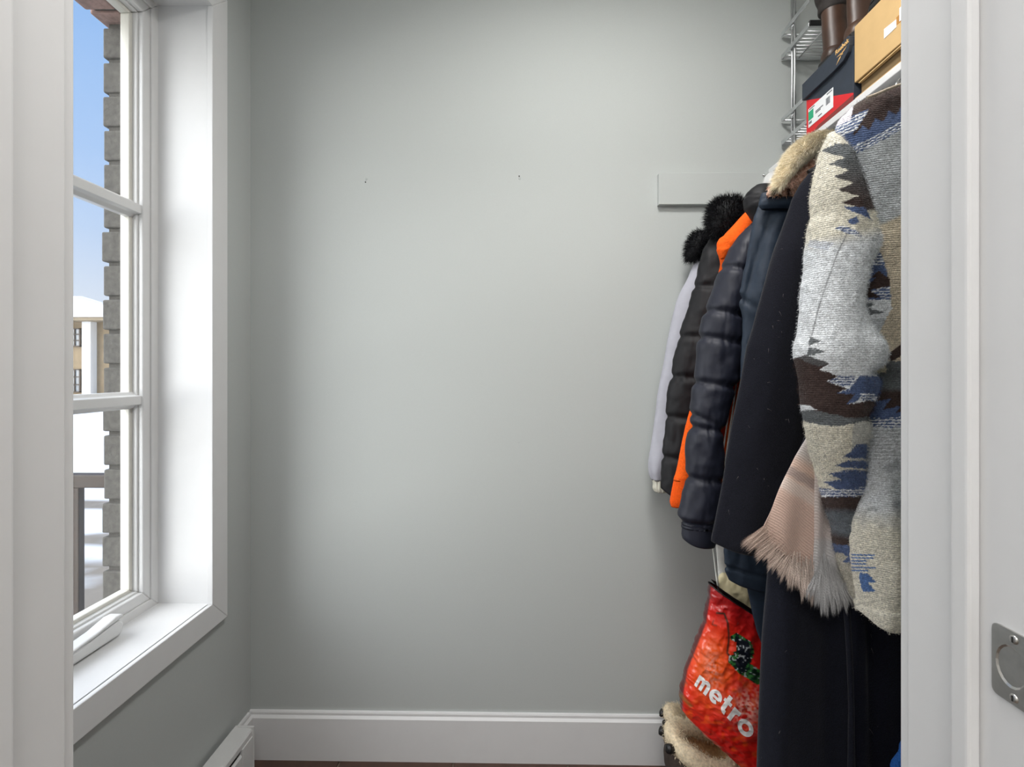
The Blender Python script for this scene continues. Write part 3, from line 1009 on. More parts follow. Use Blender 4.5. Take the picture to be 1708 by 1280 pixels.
pts = [(x - hw, 1.098 - dy, z + 0.0005) for dy, hw in ol] + [(x + hw, 1.098 - dy, z + 0.0005) for dy, hw in ol[::-1]]
q.prism(pts, (0, 0, 0.013))
q.build('sole', M['blackplastic'], bs, bevel=0.003)
q = MB()
q.tube([(x - hw * 0.92, 1.096 - dy, z + 0.018) for dy, hw in ol[1:-1]], 0.0022, 6)
q.build('welt', M['bootsole'], bs)

# ------------------------------------------------------------------ garments
BLK = mat('black_nylon', srgb(17, 17, 21), 0.6, noise=(60, 0.9, 1.1), bump=(260, 0.1, 0.001), spec=0.35)
NVP = mat('navy_nylon', srgb(26, 29, 43), 0.55, noise=(60, 0.9, 1.1), bump=(260, 0.1, 0.001), spec=0.45)
PRK = mat('dark_teal_cotton', srgb(31, 43, 58), 0.6, noise=(120, 0.9, 1.12), bump=(400, 0.15, 0.001), spec=0.35)
WOOL = mat('black_wool', srgb(20, 21, 29), 0.95, noise=(700, 0.6, 1.7), bump=(500, 0.5, 0.002), sheen=0.1, spec=0.15)
LONG = mat('long_black_wool', srgb(18, 20, 30), 0.95, noise=(600, 0.65, 1.6), bump=(500, 0.4, 0.002), sheen=0.1, spec=0.15)
ORG = mat('orange_fleece', srgb(244, 98, 26), 0.9, noise=(250, 0.85, 1.1), bump=(350, 0.4, 0.002), spec=0.2)
GRY = mat('pale_grey_nylon', srgb(170, 170, 180), 0.6, noise=(40, 0.95, 1.04), bump=(60, 0.15, 0.002))
CUFF = mat('cream_elastic', srgb(205, 203, 190), 0.8, noise=(80, 0.9, 1.05))
RIB = mat('orange_rib', srgb(246, 92, 22), 0.9, noise=(250, 0.9, 1.08), lines=(140, 0.6, 'X'), spec=0.2)
FURB = mat('black_fur', srgb(17, 18, 22), 0.6, noise=(300, 0.6, 1.6), spec=0.3)
FURT = mat('beige_fur', (1, 1, 1), 0.8, noise=(150, 0.92, 1.12), attr=True, spec=0.2)
FLEE = mat('pink_fleece', (1, 1, 1), 0.95, noise=(150, 0.7, 1.15), attr=True, spec=0.1)
PLAID = mat('woven_blanket_wool', (1, 1, 1), 0.95, noise=(620, 0.72, 1.25), attr=True, bump=(450, 0.6, 0.003), lines=(95, 0.35), sheen=0.15, spec=0.15)
PILE = mat('blanket_wool_pile', (1, 1, 1), 0.95, noise=(500, 0.8, 1.2), attr=True, spec=0.1)
HANG = mat('black_hanger', srgb(24, 24, 25), 0.45, noise=(40, 0.9, 1.1))
DENIM = mat('blue_denim', srgb(36, 84, 150), 0.85, noise=(500, 0.6, 1.3), bump=(500, 0.4, 0.001), spec=0.2)

def hanger(y, neck_z, label, w=0.19):
    h = thing('clothes_hanger', (RX, y, RZ), label, 'hanger', 'hangers on the closet rod')
    pts = [(RX + 0.018, y, RZ + 0.0 )]
    pts = []
    for k in range(11):
        a = math.radians(-10 + 200 * k / 10)
        pts.append((RX + 0.019 * math.cos(a), y, RZ + 0.019 * math.sin(a)))
    hook = [(RX, y, neck_z + 0.01), (RX, y, RZ - 0.035), (RX + 0.012, y, RZ - 0.022)] + pts
    MB().tube(hook, 0.0017, 8).build('hook', M['chrome'], h)
    MB().tube([(RX - w, y, neck_z - 0.085), (RX - w * 0.5, y, neck_z - 0.03), (RX, y, neck_z), (RX + w * 0.5, y, neck_z - 0.03), (RX + w, y, neck_z - 0.085)], [0.004, 0.006, 0.007, 0.006, 0.004], 10).build('shoulder_bar', HANG, h)
    return h

def R_(y, xl, xr, hd, dY=0.0, yr=None):
    return (y, xl, y if yr is None else yr, xr, hd, dY)

def pinch(py, px, lines, depth, width, slope=0.0, x0=0):
    d = 0
    for y in lines:
        d = d - depth * np.exp(-((py - y - slope * (px - x0)) / width) ** 2)
    return d

# ---- grey light jacket, farthest
Y0 = 1.428
g = thing('grey_jacket', (RX, Y0, 1.66), 'pale grey thin jacket with black fur collar, farthest coat on the rod', 'jacket')
body = Loft(Y0, [R_(395, 1240, 1330, .02), R_(420, 1195, 1400, .028), R_(470, 1180, 1435, .03), R_(640, 1150, 1440, .03), R_(800, 1140, 1440, .03)], 48, 40,
            fold=lambda x, y, s, t: 0.006 * fbm(x / 24, y / 120, 3))
body.mesh('body', GRY, g)
slv = Loft(Y0 - 0.012, [R_(404, 1178, 1200, .012), R_(424, 1164, 1215, .022), R_(460, 1149, 1212, .026), R_(500, 1129, 1200, .027), R_(547, 1119, 1190, .027), R_(586, 1111, 1182, .027), R_(640, 1100, 1170, .027), R_(689, 1093, 1160, .027), R_(740, 1086, 1150, .027), R_(771, 1082, 1145, .027), R_(788, 1083, 1135, .024), R_(802, 1089, 1122, .017)], 64, 120,
           fold=lambda x, y, s, t: 0.004 * fbm(x / 18, y / 60, 4) + 0.003 * np.sin(6 * t) * sstep(740, 800, y))
slv.mesh('sleeve', GRY, g)
cf = Loft(Y0 - 0.012, [R_(800, 1088, 1122, .016), R_(806, 1090, 1120, .016), R_(815, 1089, 1120, .016), R_(821, 1093, 1118, .014)], 60, 14, fold=lambda x, y, s, t: 0.0018 * np.sin(16 * t))
cf.mesh('cuff', CUFF, g)
fb = Loft(Y0 - 0.02, [R_(386, 1164, 1176, .01), R_(393, 1154, 1182, .02), R_(404, 1149, 1186, .026), R_(418, 1146, 1180, .026), R_(430, 1145, 1168, .018), R_(436, 1149, 1158, .008)], 40, 30)
fo = fb.mesh('fur_collar', FURB, g)
b_, n_, _ = sample(fb, 3800, 5)
strands('fur', b_, n_, 0.017, 0.00045, FURB, fo, bend=(-0.5, -0.2, -0.5), bendw=0.35, jitter=0.35, seed=2)
hanger(Y0, 1.66, 'thin black chrome-hooked hanger holding the pale grey jacket')

# ---- black puffer
Y0 = 1.338
pinB = [478, 562, 629, 696, 763]
g = thing('black_puffer_jacket', (RX, Y0, 1.66), 'black quilted puffer jacket with black fur hood beside the grey jacket', 'jacket')
def foldB(x, y, s, t):
    return pinch(y, x, pinB, 0.007, 5.5, 0.03, 1130) + 0.004 * fbm(x / 14, y / 20, 8) + 0.003 * fbm(x / 6, y / 30, 12)
body = Loft(Y0, [R_(372, 1215, 1340, .02), R_(392, 1200, 1420, .03), R_(430, 1190, 1465, .04), R_(600, 1160, 1475, .042), R_(816, 1140, 1475, .042), R_(828, 1142, 1475, .036)], 64, 90, fold=foldB, sag=lambda x, y, s: 18 * s ** 6)
body.mesh('body', BLK, g)
sagB = lambda x, y, s: 26 * (1 - np.exp(-np.maximum(x - 1101, 0) / 26.0)) * s ** 8
slv = Loft(Y0 - 0.01, [R_(378, 1195, 1222, .015), R_(392, 1184, 1234, .03), R_(430, 1170, 1240, .036), R_(470, 1159, 1230, .037), R_(500, 1151, 1224, .037), R_(562, 1133, 1210, .037), R_(617, 1119, 1198, .037), R_(679, 1111, 1188, .036), R_(734, 1107, 1180, .036), R_(792, 1103, 1170, .034), R_(814, 1101, 1165, .030)], 72, 160, fold=foldB, sag=sagB)
slv.mesh('sleeve', BLK, g)
fb = Loft(Y0 - 0.035, [R_(331, 1206, 1226, .012), R_(338, 1192, 1238, .028), R_(350, 1184, 1246, .036), R_(366, 1181, 1246, .038), R_(380, 1182, 1232, .034), R_(391, 1187, 1212, .02), R_(395, 1194, 1204, .01)], 48, 36)
fo = fb.mesh('fur_hood', FURB, g)
b_, n_, _ = sample(fb, 6500, 6)
strands('fur', b_, n_, 0.019, 0.0005, FURB, fo, bend=(-0.3, -0.2, -0.4), bendw=0.3, jitter=0.35, seed=3)
hanger(Y0, 1.66, 'thin black chrome-hooked hanger holding the black quilted puffer jacket')

# ---- orange hoodie
Y0 = 1.229
g = thing('orange_hoodie', (RX, Y0, 1.66), 'bright orange fleece hoodie squeezed between the two puffer jackets', 'hoodie')
foldO = lambda x, y, s, t: 0.003 * fbm(x / 14, y / 40, 21)
body = Loft(Y0 + 0.005, [R_(362, 1262, 1400, .015), R_(385, 1245, 1470, .024), R_(430, 1225, 1495, .026), R_(560, 1200, 1495, .026), R_(700, 1190, 1495, .026), R_(830, 1185, 1495, .026)], 56, 70, fold=foldO)
body.mesh('body', ORG, g)
slv = Loft(Y0 - 0.004, [R_(352, 1246, 1262, .012), R_(364, 1233, 1266, .02), R_(377, 1222, 1262, .022), R_(392, 1208, 1256, .024), R_(408, 1199, 1250, .024), R_(424, 1199, 1244, .024), R_(440, 1203, 1240, .024), R_(480, 1191, 1235, .024), R_(560, 1177, 1230, .024), R_(640, 1166, 1225, .024), R_(689, 1150, 1215, .024), R_(713, 1143, 1208, .024), R_(768, 1132, 1190, .023), R_(802, 1124, 1176, .021)], 64, 140, fold=foldO)
slv.mesh('sleeve', ORG, g)
cf = Loft(Y0 - 0.004, [R_(797, 1124.5, 1174, .0205), R_(803, 1123.5, 1172, .020), R_(836, 1117, 1160, .018), R_(842, 1120, 1156, .014)], 64, 30, sag=lambda x, y, s: 4 * s ** 4)
cf.mesh('cuff', RIB, g)
kn = Loft(Y0 - 0.03, [R_(394, 1206, 1220, .008), R_(398, 1199, 1230, .014), R_(406, 1196, 1232, .017), R_(418, 1196, 1220, .016), R_(427, 1199, 1214, .010), R_(432, 1202, 1210, .006)], 40, 30, fold=lambda x, y, s, t: 0.002 * fbm(x / 8, y / 6, 22))
kn.mesh('hood_edge', ORG, g)
hanger(Y0, 1.66, 'thin black chrome-hooked hanger holding the orange hoodie')

# ---- navy puffer
Y0 = 1.16
g = thing('navy_puffer_jacket', (RX, Y0, 1.66), 'dark navy puffer jacket with crumpled quilted sleeve in front of the orange hoodie', 'jacket')
pinN = [(440, .30), (520, .15), (565, .18), (640, .12), (715, .10), (798, .06), (872, .05)]
def foldN(x, y, s, t):
    d = 0
    for yy, sl in pinN:
        d = d - 0.008 * np.exp(-((y - yy - sl * (x - 1180)) / 6.0) ** 2)
    wr_ = fbm(x / 16 + y / 60, y / 26 - x / 40, 31, 2)
    d = d + 0.0045 * wr_ * 0.8 + 0.002 * fbm(x / 7, y / 26, 37)
    near = sum(np.exp(-((y - yy - sl * (x - 1180)) / 13.0) ** 2) for yy, sl in pinN)
    d = d + 0.0022 * near * vn(x / 3.5, y / 14, 39)
    # crease across the elbow
    d = d - 0.006 * np.exp(-((y - 690 - 0.45 * (x - 1150)) / 5.0) ** 2) * sstep(1215, 1170, x)
    return d
body = Loft(Y0 + 0.01, [R_(340, 1290, 1400, .02), R_(366, 1268, 1480, .03), R_(420, 1256, 1545, .036), R_(560, 1254, 1550, .036), R_(880, 1240, 1550, .036)], 56, 70, fold=lambda x, y, s, t: pinch(y, x, [440, 520, 600, 680, 760, 840], .006, 6))
body.mesh('body', NVP, g)
slv = Loft(Y0 - 0.008, [R_(366, 1259, 1272, .012), R_(376, 1250, 1276, .024), R_(390, 1236, 1275, .034), R_(411, 1219, 1268, .040), R_(452, 1201, 1256, .042), R_(498, 1183, 1246, .043), R_(540, 1170, 1243, .043), R_(579, 1163, 1242, .043), R_(634, 1158, 1231, .042), R_(655, 1155, 1222, .042), R_(679, 1151, 1215, .041), R_(696, 1152, 1211, .040), R_(713, 1152, 1208, .038), R_(734, 1145, 1205, .040), R_(771, 1144, 1206, .040), R_(792, 1146, 1209, .037), R_(806, 1144, 1207, .036), R_(830, 1136, 1205, .038), R_(862, 1131, 1202, .037), R_(872, 1135, 1200, .032), R_(880, 1137, 1198, .031)], 96, 260, fold=foldN)
slv.mesh('sleeve', NVP, g)
cf = Loft(Y0 - 0.008, [R_(874, 1137, 1198, .029), R_(880, 1138, 1197, .029), R_(893, 1137, 1194, .028), R_(897, 1139, 1192, .026)], 64, 20, sag=lambda x, y, s: 14 * (1 - np.exp(-np.maximum(x - 1137, 0) / 14.)) * s ** 2)
cf.mesh('cuff', NVP, g)
hd_ = Loft(Y0 - 0.02, [R_(309, 1262, 1290, .012), R_(314, 1254, 1296, .022), R_(322, 1246, 1298, .03), R_(334, 1241, 1298, .034), R_(350, 1244, 1296, .034), R_(366, 1254, 1290, .025), R_(374, 1262, 1284, .012)], 48, 40, fold=lambda x, y, s, t: 0.003 * fbm(x / 10, y / 8, 41))
hd_.mesh('hood', BLK, g)
hanger(Y0, 1.66, 'thin black chrome-hooked hanger holding the navy puffer jacket')

# ---- teal parka with beige fur hood
Y0 = 1.065
g = thing('hooded_parka', (RX, Y0, 1.66), 'dark teal parka with beige fur trimmed hood', 'coat')
def foldP(x, y, s, t):
    d = 0.006 * fbm(x / 16 + y / 90, y / 70 - x / 40, 51) + 0.003 * fbm(x / 7, y / 40, 55)
    d = d - 0.006 * np.exp(-((x - 1262 + 0.30 * (y - 420)) / 5.0) ** 2) * sstep(340, 380, y) * sstep(520, 470, y)
    d = d + 0.006 * np.exp(-((x - 1285 + 0.22 * (y - 400)) / 9.0) ** 2) * sstep(340, 380, y) * sstep(560, 470, y)
    d = d - 0.007 * np.exp(-((y - 497 - 0.9 * (x - 1233)) / 6.0) ** 2) * sstep(1275, 1240, x)
    return d - 0.005 * np.exp(-((y - 946 - 0.2 * (x - 1215)) / 3.0) ** 2)
sagP = lambda x, y, s: 22 * (1 - np.exp(-np.maximum(x - 1211, 0) / 42.0)) * s ** 10
body = Loft(Y0, [R_(328, 1272, 1560, .022), R_(345, 1262, 1590, .030), R_(366, 1257, 1604, .036), R_(405, 1250, 1610, .038), R_(439, 1245, 1610, .038), R_(490, 1231, 1610, .038), R_(500, 1231, 1610, .038), R_(534, 1239, 1610, .038), R_(630, 1239, 1610, .038), R_(720, 1240, 1610, .038), R_(800, 1228, 1610, .037), R_(900, 1211, 1610, .037), R_(955, 1210, 1610, .036), R_(966, 1213, 1610, .03)], 110, 260, fold=foldP, sag=sagP)
body.mesh('body', PRK, g)
cl2 = Loft(Y0 - 0.028, [R_(322, 1271, 1340, .010), R_(325, 1269, 1345, .014), R_(336, 1266, 1350, .016), R_(345, 1266, 1350, .014), R_(350, 1270, 1348, .008)], 48, 24, fold=lambda x, y, s, t: 0.002 * fbm(x / 12, y / 10, 58))
cl2.mesh('collar', PRK, g)
il = Loft(Y0 + 0.02, [R_(930, 1234, 1420, .012), R_(980, 1245, 1420, .014), R_(1005, 1250, 1420, .014), R_(1055, 1262, 1420, .014), R_(1078, 1272, 1420, .012)], 40, 40, fold=lambda x, y, s, t: 0.003 * fbm(x / 20, y / 60, 59), sag=lambda x, y, s: 40 * s ** 3 * sstep(1270, 1330, x))
il.mesh('inner_layer', PRK, g)
def fleece_col(x, y):
    k = vn(x / 3.0, y / 3.0, 61) + 0.5
    k2 = vn(x / 6.0, y / 5.0, 63) + 0.5
    a, b, c = np.array(srgb(242, 206, 186)), np.array(srgb(196, 148, 122)), np.array(srgb(60, 42, 36))
    m = sstep(0.35, 0.8, k)[:, None]
    m2 = (sstep(0.55, 0.8, k2) * sstep(296, 315, y))[:, None]
    return (a * (1 - m) + b * m) * (1 - m2) + c * m2
fl_ = Loft(Y0 - 0.040, [R_(258, 1352, 1392, .014), R_(268, 1342, 1392, .018), R_(285, 1322, 1382, .020), R_(300, 1298, 1360, .020), R_(314, 1284, 1345, .018), R_(324, 1277, 1338, .012), R_(329, 1280, 1332, .006)], 72, 60, fold=lambda x, y, s, t: 0.005 * fbm(x / 5, y / 5, 64))
flo = fl_.mesh('hood_lining', FLEE, g, color=fleece_col)
def furt_col(x, y):
    k = (vn(x / 5.0, y / 5.0, 71) + 0.5)[:, None]
    return np.array(srgb(252, 240, 214)) * k + np.array(srgb(236, 220, 188)) * (1 - k)
fb = Loft(Y0 - 0.058, [R_(224, 1362, 1400, .012), R_(230, 1346, 1398, .018), R_(240, 1331, 1382, .022), R_(252, 1319, 1362, .022), R_(266, 1310, 1342, .021), R_(282, 1303, 1326, .018), R_(298, 1297, 1312, .014), R_(310, 1293, 1303, .008), R_(315, 1292, 1298, .005)], 64, 70, fold=lambda x, y, s, t: 0.003 * fbm(x / 8, y / 8, 73))
fo = fb.mesh('fur_trim', FURT, g, color=furt_col)
b_, n_, k_ = sample(fb, 14000, 7)
cc = np.array(srgb(252, 242, 218))[None] * rng.uniform(0.7, 1.05, (len(b_), 1))
strands('fur', b_, n_, 0.012, 0.00035, FURT, fo, bend=(-0.7, -0.3, -0.6), bendw=0.9, jitter=0.30, col=cc, seed=4)
b_, n_, k_ = sample(fl_, 5000, 8, front=True)
strands('pile', b_, n_, 0.006, 0.0005, FLEE, flo, bend=(-0.3, -0.2, -0.8), bendw=0.6, jitter=0.7, col=fl_.col[k_] * rng.uniform(0.7, 1.15, (len(k_), 1)), seed=5)
hanger(Y0, 1.66, 'thin black chrome-hooked hanger holding the teal parka')

# ---- black wool coat
Y0 = 0.972
g = thing('wool_coat', (RX, Y0, 1.67), 'black lint-flecked wool coat in front of the fur hooded parka', 'coat')
def foldW(x, y, s, t):
    d = 0.005 * fbm(x / 30 + y / 120, y / 160, 81)
    d = d + 0.010 * np.exp(-((x - 1290 + 0.20 * (y - 560)) / 26.0) ** 2) * sstep(330, 430, y)
    d = d - 0.012 * np.exp(-((x - 1345 + 0.06 * (y - 560)) / 16.0) ** 2) * sstep(420, 560, y)
    return d
sagW = lambda x, y, s: 26 * (1 - np.exp(-np.maximum(x - 1188, 0) / 50.0)) * s ** 12
body = Loft(Y0, [R_(236, 1470, 1660, .016), R_(248, 1412, 1680, .022), R_(260, 1378, 1690, .026), R_(271, 1364, 1695, .030), R_(308, 1334, 1698, .034), R_(333, 1321, 1700, .036), R_(385, 1307, 1700, .037), R_(434, 1291, 1700, .037), R_(480, 1276, 1700, .037), R_(547, 1259, 1700, .037), R_(579, 1248, 1700, .037), R_(644, 1236, 1700, .037), R_(713, 1221, 1700, .037), R_(768, 1211, 1700, .037), R_(816, 1204, 1700, .037), R_(874, 1194, 1700, .036), R_(898, 1189, 1700, .033), R_(903, 1189, 1700, .028)], 130, 300, fold=foldW, sag=sagW)
wo = body.mesh('body', WOOL, g)
b_, n_, k_ = sample(body, 260, 11, front=True)
LINT = mat('pale_lint', srgb(150, 142, 140), 0.9, noise=(90, 0.8, 1.1))
strands('lint', b_, n_ * 0.25, 0.009, 0.00018, LINT, wo, bend=(0.1, -0.1, -1), bendw=0.5, jitter=0.9, seed=8)
b_, n_, k_ = sample(body, 9000, 12, front=True)
strands('nap', b_, n_, 0.0026, 0.00018, WOOL, wo, bend=(0, 0, -1), bendw=0.3, jitter=0.5, seed=9)
hanger(Y0, 1.67, 'thin black chrome-hooked hanger holding the lint-flecked wool coat')

# ---- long black coat
Y0 = 0.890
g = thing('long_coat', (RX, Y0, 1.67), 'floor-length black wool coat hanging below the scarf', 'coat')
def foldL(x, y, s, t):
    d = 0.004 * fbm(x / 30, y / 300, 91)
    d = d + 0.012 * np.exp(-((x - 1298 + 0.03 * (y - 1100)) / 24.0) ** 2)
    d = d - 0.012 * np.exp(-((x - 1372) / 24.0) ** 2)
    d = d + 0.011 * np.exp(-((x - 1415 - 5 * np.sin((y - 980) / 110.0)) / 6.0) ** 2)
    d = d - 0.012 * np.exp(-((x - 1436) / 12.0) ** 2)
    xr = 1512 - 0.30 * (y - 1110)
    d = d + 0.024 * sstep(-14, 22, x - xr) * sstep(1050, 1150, y)
    return d
body = Loft(Y0, [R_(236, 1560, 1720, .014), R_(270, 1480, 1760, .022), R_(330, 1420, 1766, .03), R_(400, 1388, 1768, .033), R_(500, 1374, 1768, .033), R_(620, 1364, 1768, .033), R_(700, 1348, 1768, .033), R_(800, 1324, 1768, .033), R_(960, 1286, 1768, .034), R_(1060, 1276, 1768, .035), R_(1280, 1268, 1768, .037), R_(1500, 1262, 1768, .038), R_(1590, 1260, 1768, .034)], 150, 220, fold=foldL)
lo_ = body.mesh('body', LONG, g)
b_, n_, k_ = sample(body, 170, 13, front=True)
strands('lint', b_, n_ * 0.25, 0.008, 0.00016, LINT, lo_, bend=(0.1, -0.1, -1), bendw=0.5, jitter=0.9, seed=10)
q = Loft(Y0 - 0.036, [R_(985, 1404, 1412, .004), R_(1010, 1407, 1417, .005), R_(1100, 1413, 1422, .005), R_(1180, 1416, 1424, .005), R_(1280, 1414, 1426, .005), R_(1500, 1412, 1426, .005)], 20, 80)
q.mesh('front_edge', LONG, g)
hanger(Y0, 1.67, 'thin black chrome-hooked hanger holding the floor-length black coat')

# ---- scarf tucked behind the blanket coat
Y0 = 0.836
sc = thing('scarf', (0.56, Y0, 1.6), 'soft pink and grey checked scarf with frayed fringe hanging behind the patterned coat', 'scarf')
SCF = mat('scarf_wool', (1, 1, 1), 0.9, noise=(500, 0.88, 1.1), attr=True, bump=(600, 0.3, 0.001), lines=(120, 0.25, 'DIAGONAL'), spec=0.15, sheen=0.2)
def scarf_col(x, y):
    pink, grey, blue, taupe = (np.array(srgb(*c)) for c in ((205, 178, 164), (186, 178, 174), (172, 178, 186), (150, 136, 132)))
    dia = y + 0.42 * (1365 - x) * -1.0            # cross bands follow the slanted weave
    q1 = y - 0.55 * (x - 1320)
    c = np.repeat(pink[None], len(x), 0)
    top = sstep(770, 745, q1)[:, None]
    c = c * (1 - top) + grey * top
    b1 = (sstep(776, 780, q1) * sstep(798, 794, q1))[:, None]
    c = c * (1 - b1 * 0.75) + taupe * b1 * 0.75
    b2 = (sstep(798, 802, q1) * sstep(826, 820, q1))[:, None]
    c = c * (1 - b2 * 0.8) + np.array(srgb(208, 192, 182)) * b2 * 0.8
    d = sstep(826, 832, q1)[:, None]
    c = c * (1 - d * 0.6) + np.array(srgb(196, 166, 152)) * d * 0.6
    return c
s1 = Loft(Y0, [R_(300, 1470, 1490, .004), R_(500, 1420, 1450, .005), R_(640, 1385, 1420, .006), R_(700, 1362, 1400, .007), R_(726, 1348, 1392, .007), R_(760, 1327, 1385, .007, 0, 775), R_(800, 1308, 1375, .007, 0, 825), R_(854, 1283, 1366, .007, 0, 890), R_(885, 1268, 1362, .006, 0, 960), R_(893, 1264, 1361, .005, 0, 972)], 90, 160,
          fold=lambda x, y, s, t: 0.003 * np.sin((x - 1300) / 9.0 + y / 120.) * sstep(740, 900, y))
s1o = s1.mesh('pink_fold', SCF, sc, color=scarf_col)
def scarf_col2(x, y):
    a, b = np.array(srgb(190, 178, 172)), np.array(srgb(182, 180, 180))
    k = sstep(800, 960, y)[:, None]
    bb_ = (sstep(850, 858, y) * sstep(905, 895, y))[:, None]
    c = a * (1 - k) + b * k
    return c * (1 - 0.25 * bb_) + np.array(srgb(200, 170, 158)) * 0.25 * bb_
s2 = Loft(Y0 - 0.006, [R_(560, 1420, 1440, .004), R_(700, 1372, 1392, .005), R_(780, 1358, 1378, .006), R_(830, 1359, 1386, .007), R_(900, 1360, 1396, .008), R_(950, 1358, 1408, .008), R_(972, 1356, 1416, .006), R_(978, 1356, 1420, .005)], 60, 110,
          fold=lambda x, y, s, t: 0.003 * np.sin((x - 1350) / 5.0) * sstep(760, 900, y))
s2o = s2.mesh('grey_fold', SCF, sc, color=scarf_col2)
# fringe: bundles of yarn leaving the lower edge
def fringe(path, tips, count, colf, parent, Yf, wj, seed):
    r = np.random.default_rng(seed)
    path = np.array(path, float); tips = np.array(tips, float)
    V = []; Fc = []; C = []
    tt = np.linspace(0, 1, len(path))
    ti = np.linspace(0, 1, len(tips))
    nb = max(6, count // 85)
    blen = r.uniform(0.72, 1.22, 200)
    for k in range(count):
        u = r.uniform(0, 1)
        bnd = (np.floor(u * nb) + 0.5) / nb
        ut = u + (bnd - u) * 0.65
        ax = np.interp(u, tt, path[:, 0]); ay = np.interp(u, tt, path[:, 1])
        tx = np.interp(u, ti, tips[:, 0]); ty = np.interp(u, ti, tips[:, 1]); bk = min(r.exponential(0.22), 1.1); lf = blen[int(u * nb) % len(blen)]
        fx_, fy_ = tx - ax, ty - ay
        ax -= fx_ * bk; ay -= fy_ * bk
        ut = u + (bnd - u) * 0.8
        bx = np.interp(ut, ti, tips[:, 0]) + r.normal(0, 1.3); by = np.interp(ut, ti, tips[:, 1]) + r.normal(0, 4) - abs(u - bnd) * nb * 12
        bx = tx - fx_ + fx_ * lf + (bx - tx); by = ty - fy_ + fy_ * lf + (by - ty)
        y0 = Yf - 0.007 - r.uniform(0, 0.004); y1 = Yf - 0.006 + r.normal(0, 0.006)
        pa = P(ax, ay, y0); pb = P((ax + bx) / 2 + r.normal(0, 1.2), (ay + by) / 2, (y0 + y1) / 2); pc_ = P(bx, by, y1)
        w = wj
        i = len(V)
        V += [pa - (w, 0, w * .3), pa + (w, 0, w * .3), pb + (w * .8, 0, w * .3), pb - (w * .8, 0, w * .3), pc_]
        Fc += [[i, i + 1, i + 2, i + 3], [i + 3, i + 2, i + 4]]
        c = np.array(colf(u)) * r.uniform(0.78, 1.12)
        C += [c] * 5
    o = make_obj('fringe', np.array(V), Fc, SCF, parent, smooth=True, col=np.array(C))
    o['kind'] = 'stuff'
    return o
fp = [(1264, 886), (1278, 908), (1292, 925), (1310, 940), (1323, 952), (1340, 962), (1362, 972)]
ft = [(1236, 909), (1255, 925), (1277, 943), (1298, 960), (1320, 980), (1342, 1000), (1362, 1012)]
fringe(fp, ft, 2000, lambda u: np.array(srgb(214, 190, 175)) * (1 - u) + np.array(srgb(208, 192, 182)) * u, s1o, Y0, 0.0006, 21)
fp = [(1355, 968), (1372, 974), (1388, 978), (1404, 980), (1420, 978)]
ft = [(1340, 1000), (1366, 1014), (1388, 1026), (1404, 1022), (1424, 1012), (1438, 1006)]
fringe(fp, ft, 2000, lambda u: np.array(srgb(196, 195, 196)), s2o, Y0 - 0.008, 0.00055, 22)

# ---- jeans at the near end
Y0 = 0.785
g = thing('blue_jeans', (0.80, Y0 + 0.03, 1.6), 'blue denim jeans just showing at the bottom beside the right door jamb', 'jeans')
jl = Loft(Y0, [R_(1044, 1640, 1760, .012), R_(1120, 1560, 1770, .02), R_(1200, 1520, 1775, .022), R_(1240, 1503, 1775, .024), R_(1262, 1494, 1775, .025), R_(1285, 1488, 1775, .025), R_(1400, 1476, 1775, .026), R_(1780, 1470, 1775, .026)], 60, 90, fold=lambda x, y, s, t: 0.006 * fbm(x / 12, y / 20, 95))
jl.mesh('leg', DENIM, g)

# ---- patterned blanket coat, nearest
Y0 = 0.778
g = thing('blanket_coat', (RX, Y0, 1.67), 'nearest coat, grey and blue woven blanket coat with zigzag pattern by the door jamb', 'coat')
CREAM, LGREY, HEATH, TAN, BROWN, BLUE, DGREY, LILAC, WHITE = (np.array(srgb(*c)) for c in (
    (224, 219, 204), (226, 229, 232), (184, 188, 191), (204, 192, 170), (70, 57, 54), (88, 104, 140), (106, 110, 112), (230, 224, 232), (236, 238, 241)))
SEAM = np.array([(222, 1384), (264, 1417), (330, 1439), (382, 1456), (404, 1461), (1100, 1461)], float)
def tri(t):
    return 1 - np.abs(2 * (t - np.floor(t)) - 1)
def put(c, m, col, a=1.0):
    if isinstance(m, np.ndarray) and m.dtype == bool:
        m = m.astype(float)
    m = (m * a)[:, None]
    return c * (1 - m) + col * m
def stripes(c, m, x, y, per, sl=0.0, ph=0.0):
    ln = ((y + sl * x + ph) / per) % 1 < 0.42
    c = put(c, m, BLUE)
    return put(c, m & ln, WHITE)
def heather(c, x, y, amt=1.0):
    k = 1 + amt * (0.38 * vn(x / 1.7, y / 1.2, 103) + 0.26 * vn(x / 4.0, y / 2.2, 104))
    return c * np.clip(k, 0.4, 1.35)[:, None]
def wob(x, y, a=1.2):
    return a * 2 * vn(x / 3.0, y / 3.0, 101), a * 2 * vn(x / 3.0, y / 3.0, 102)
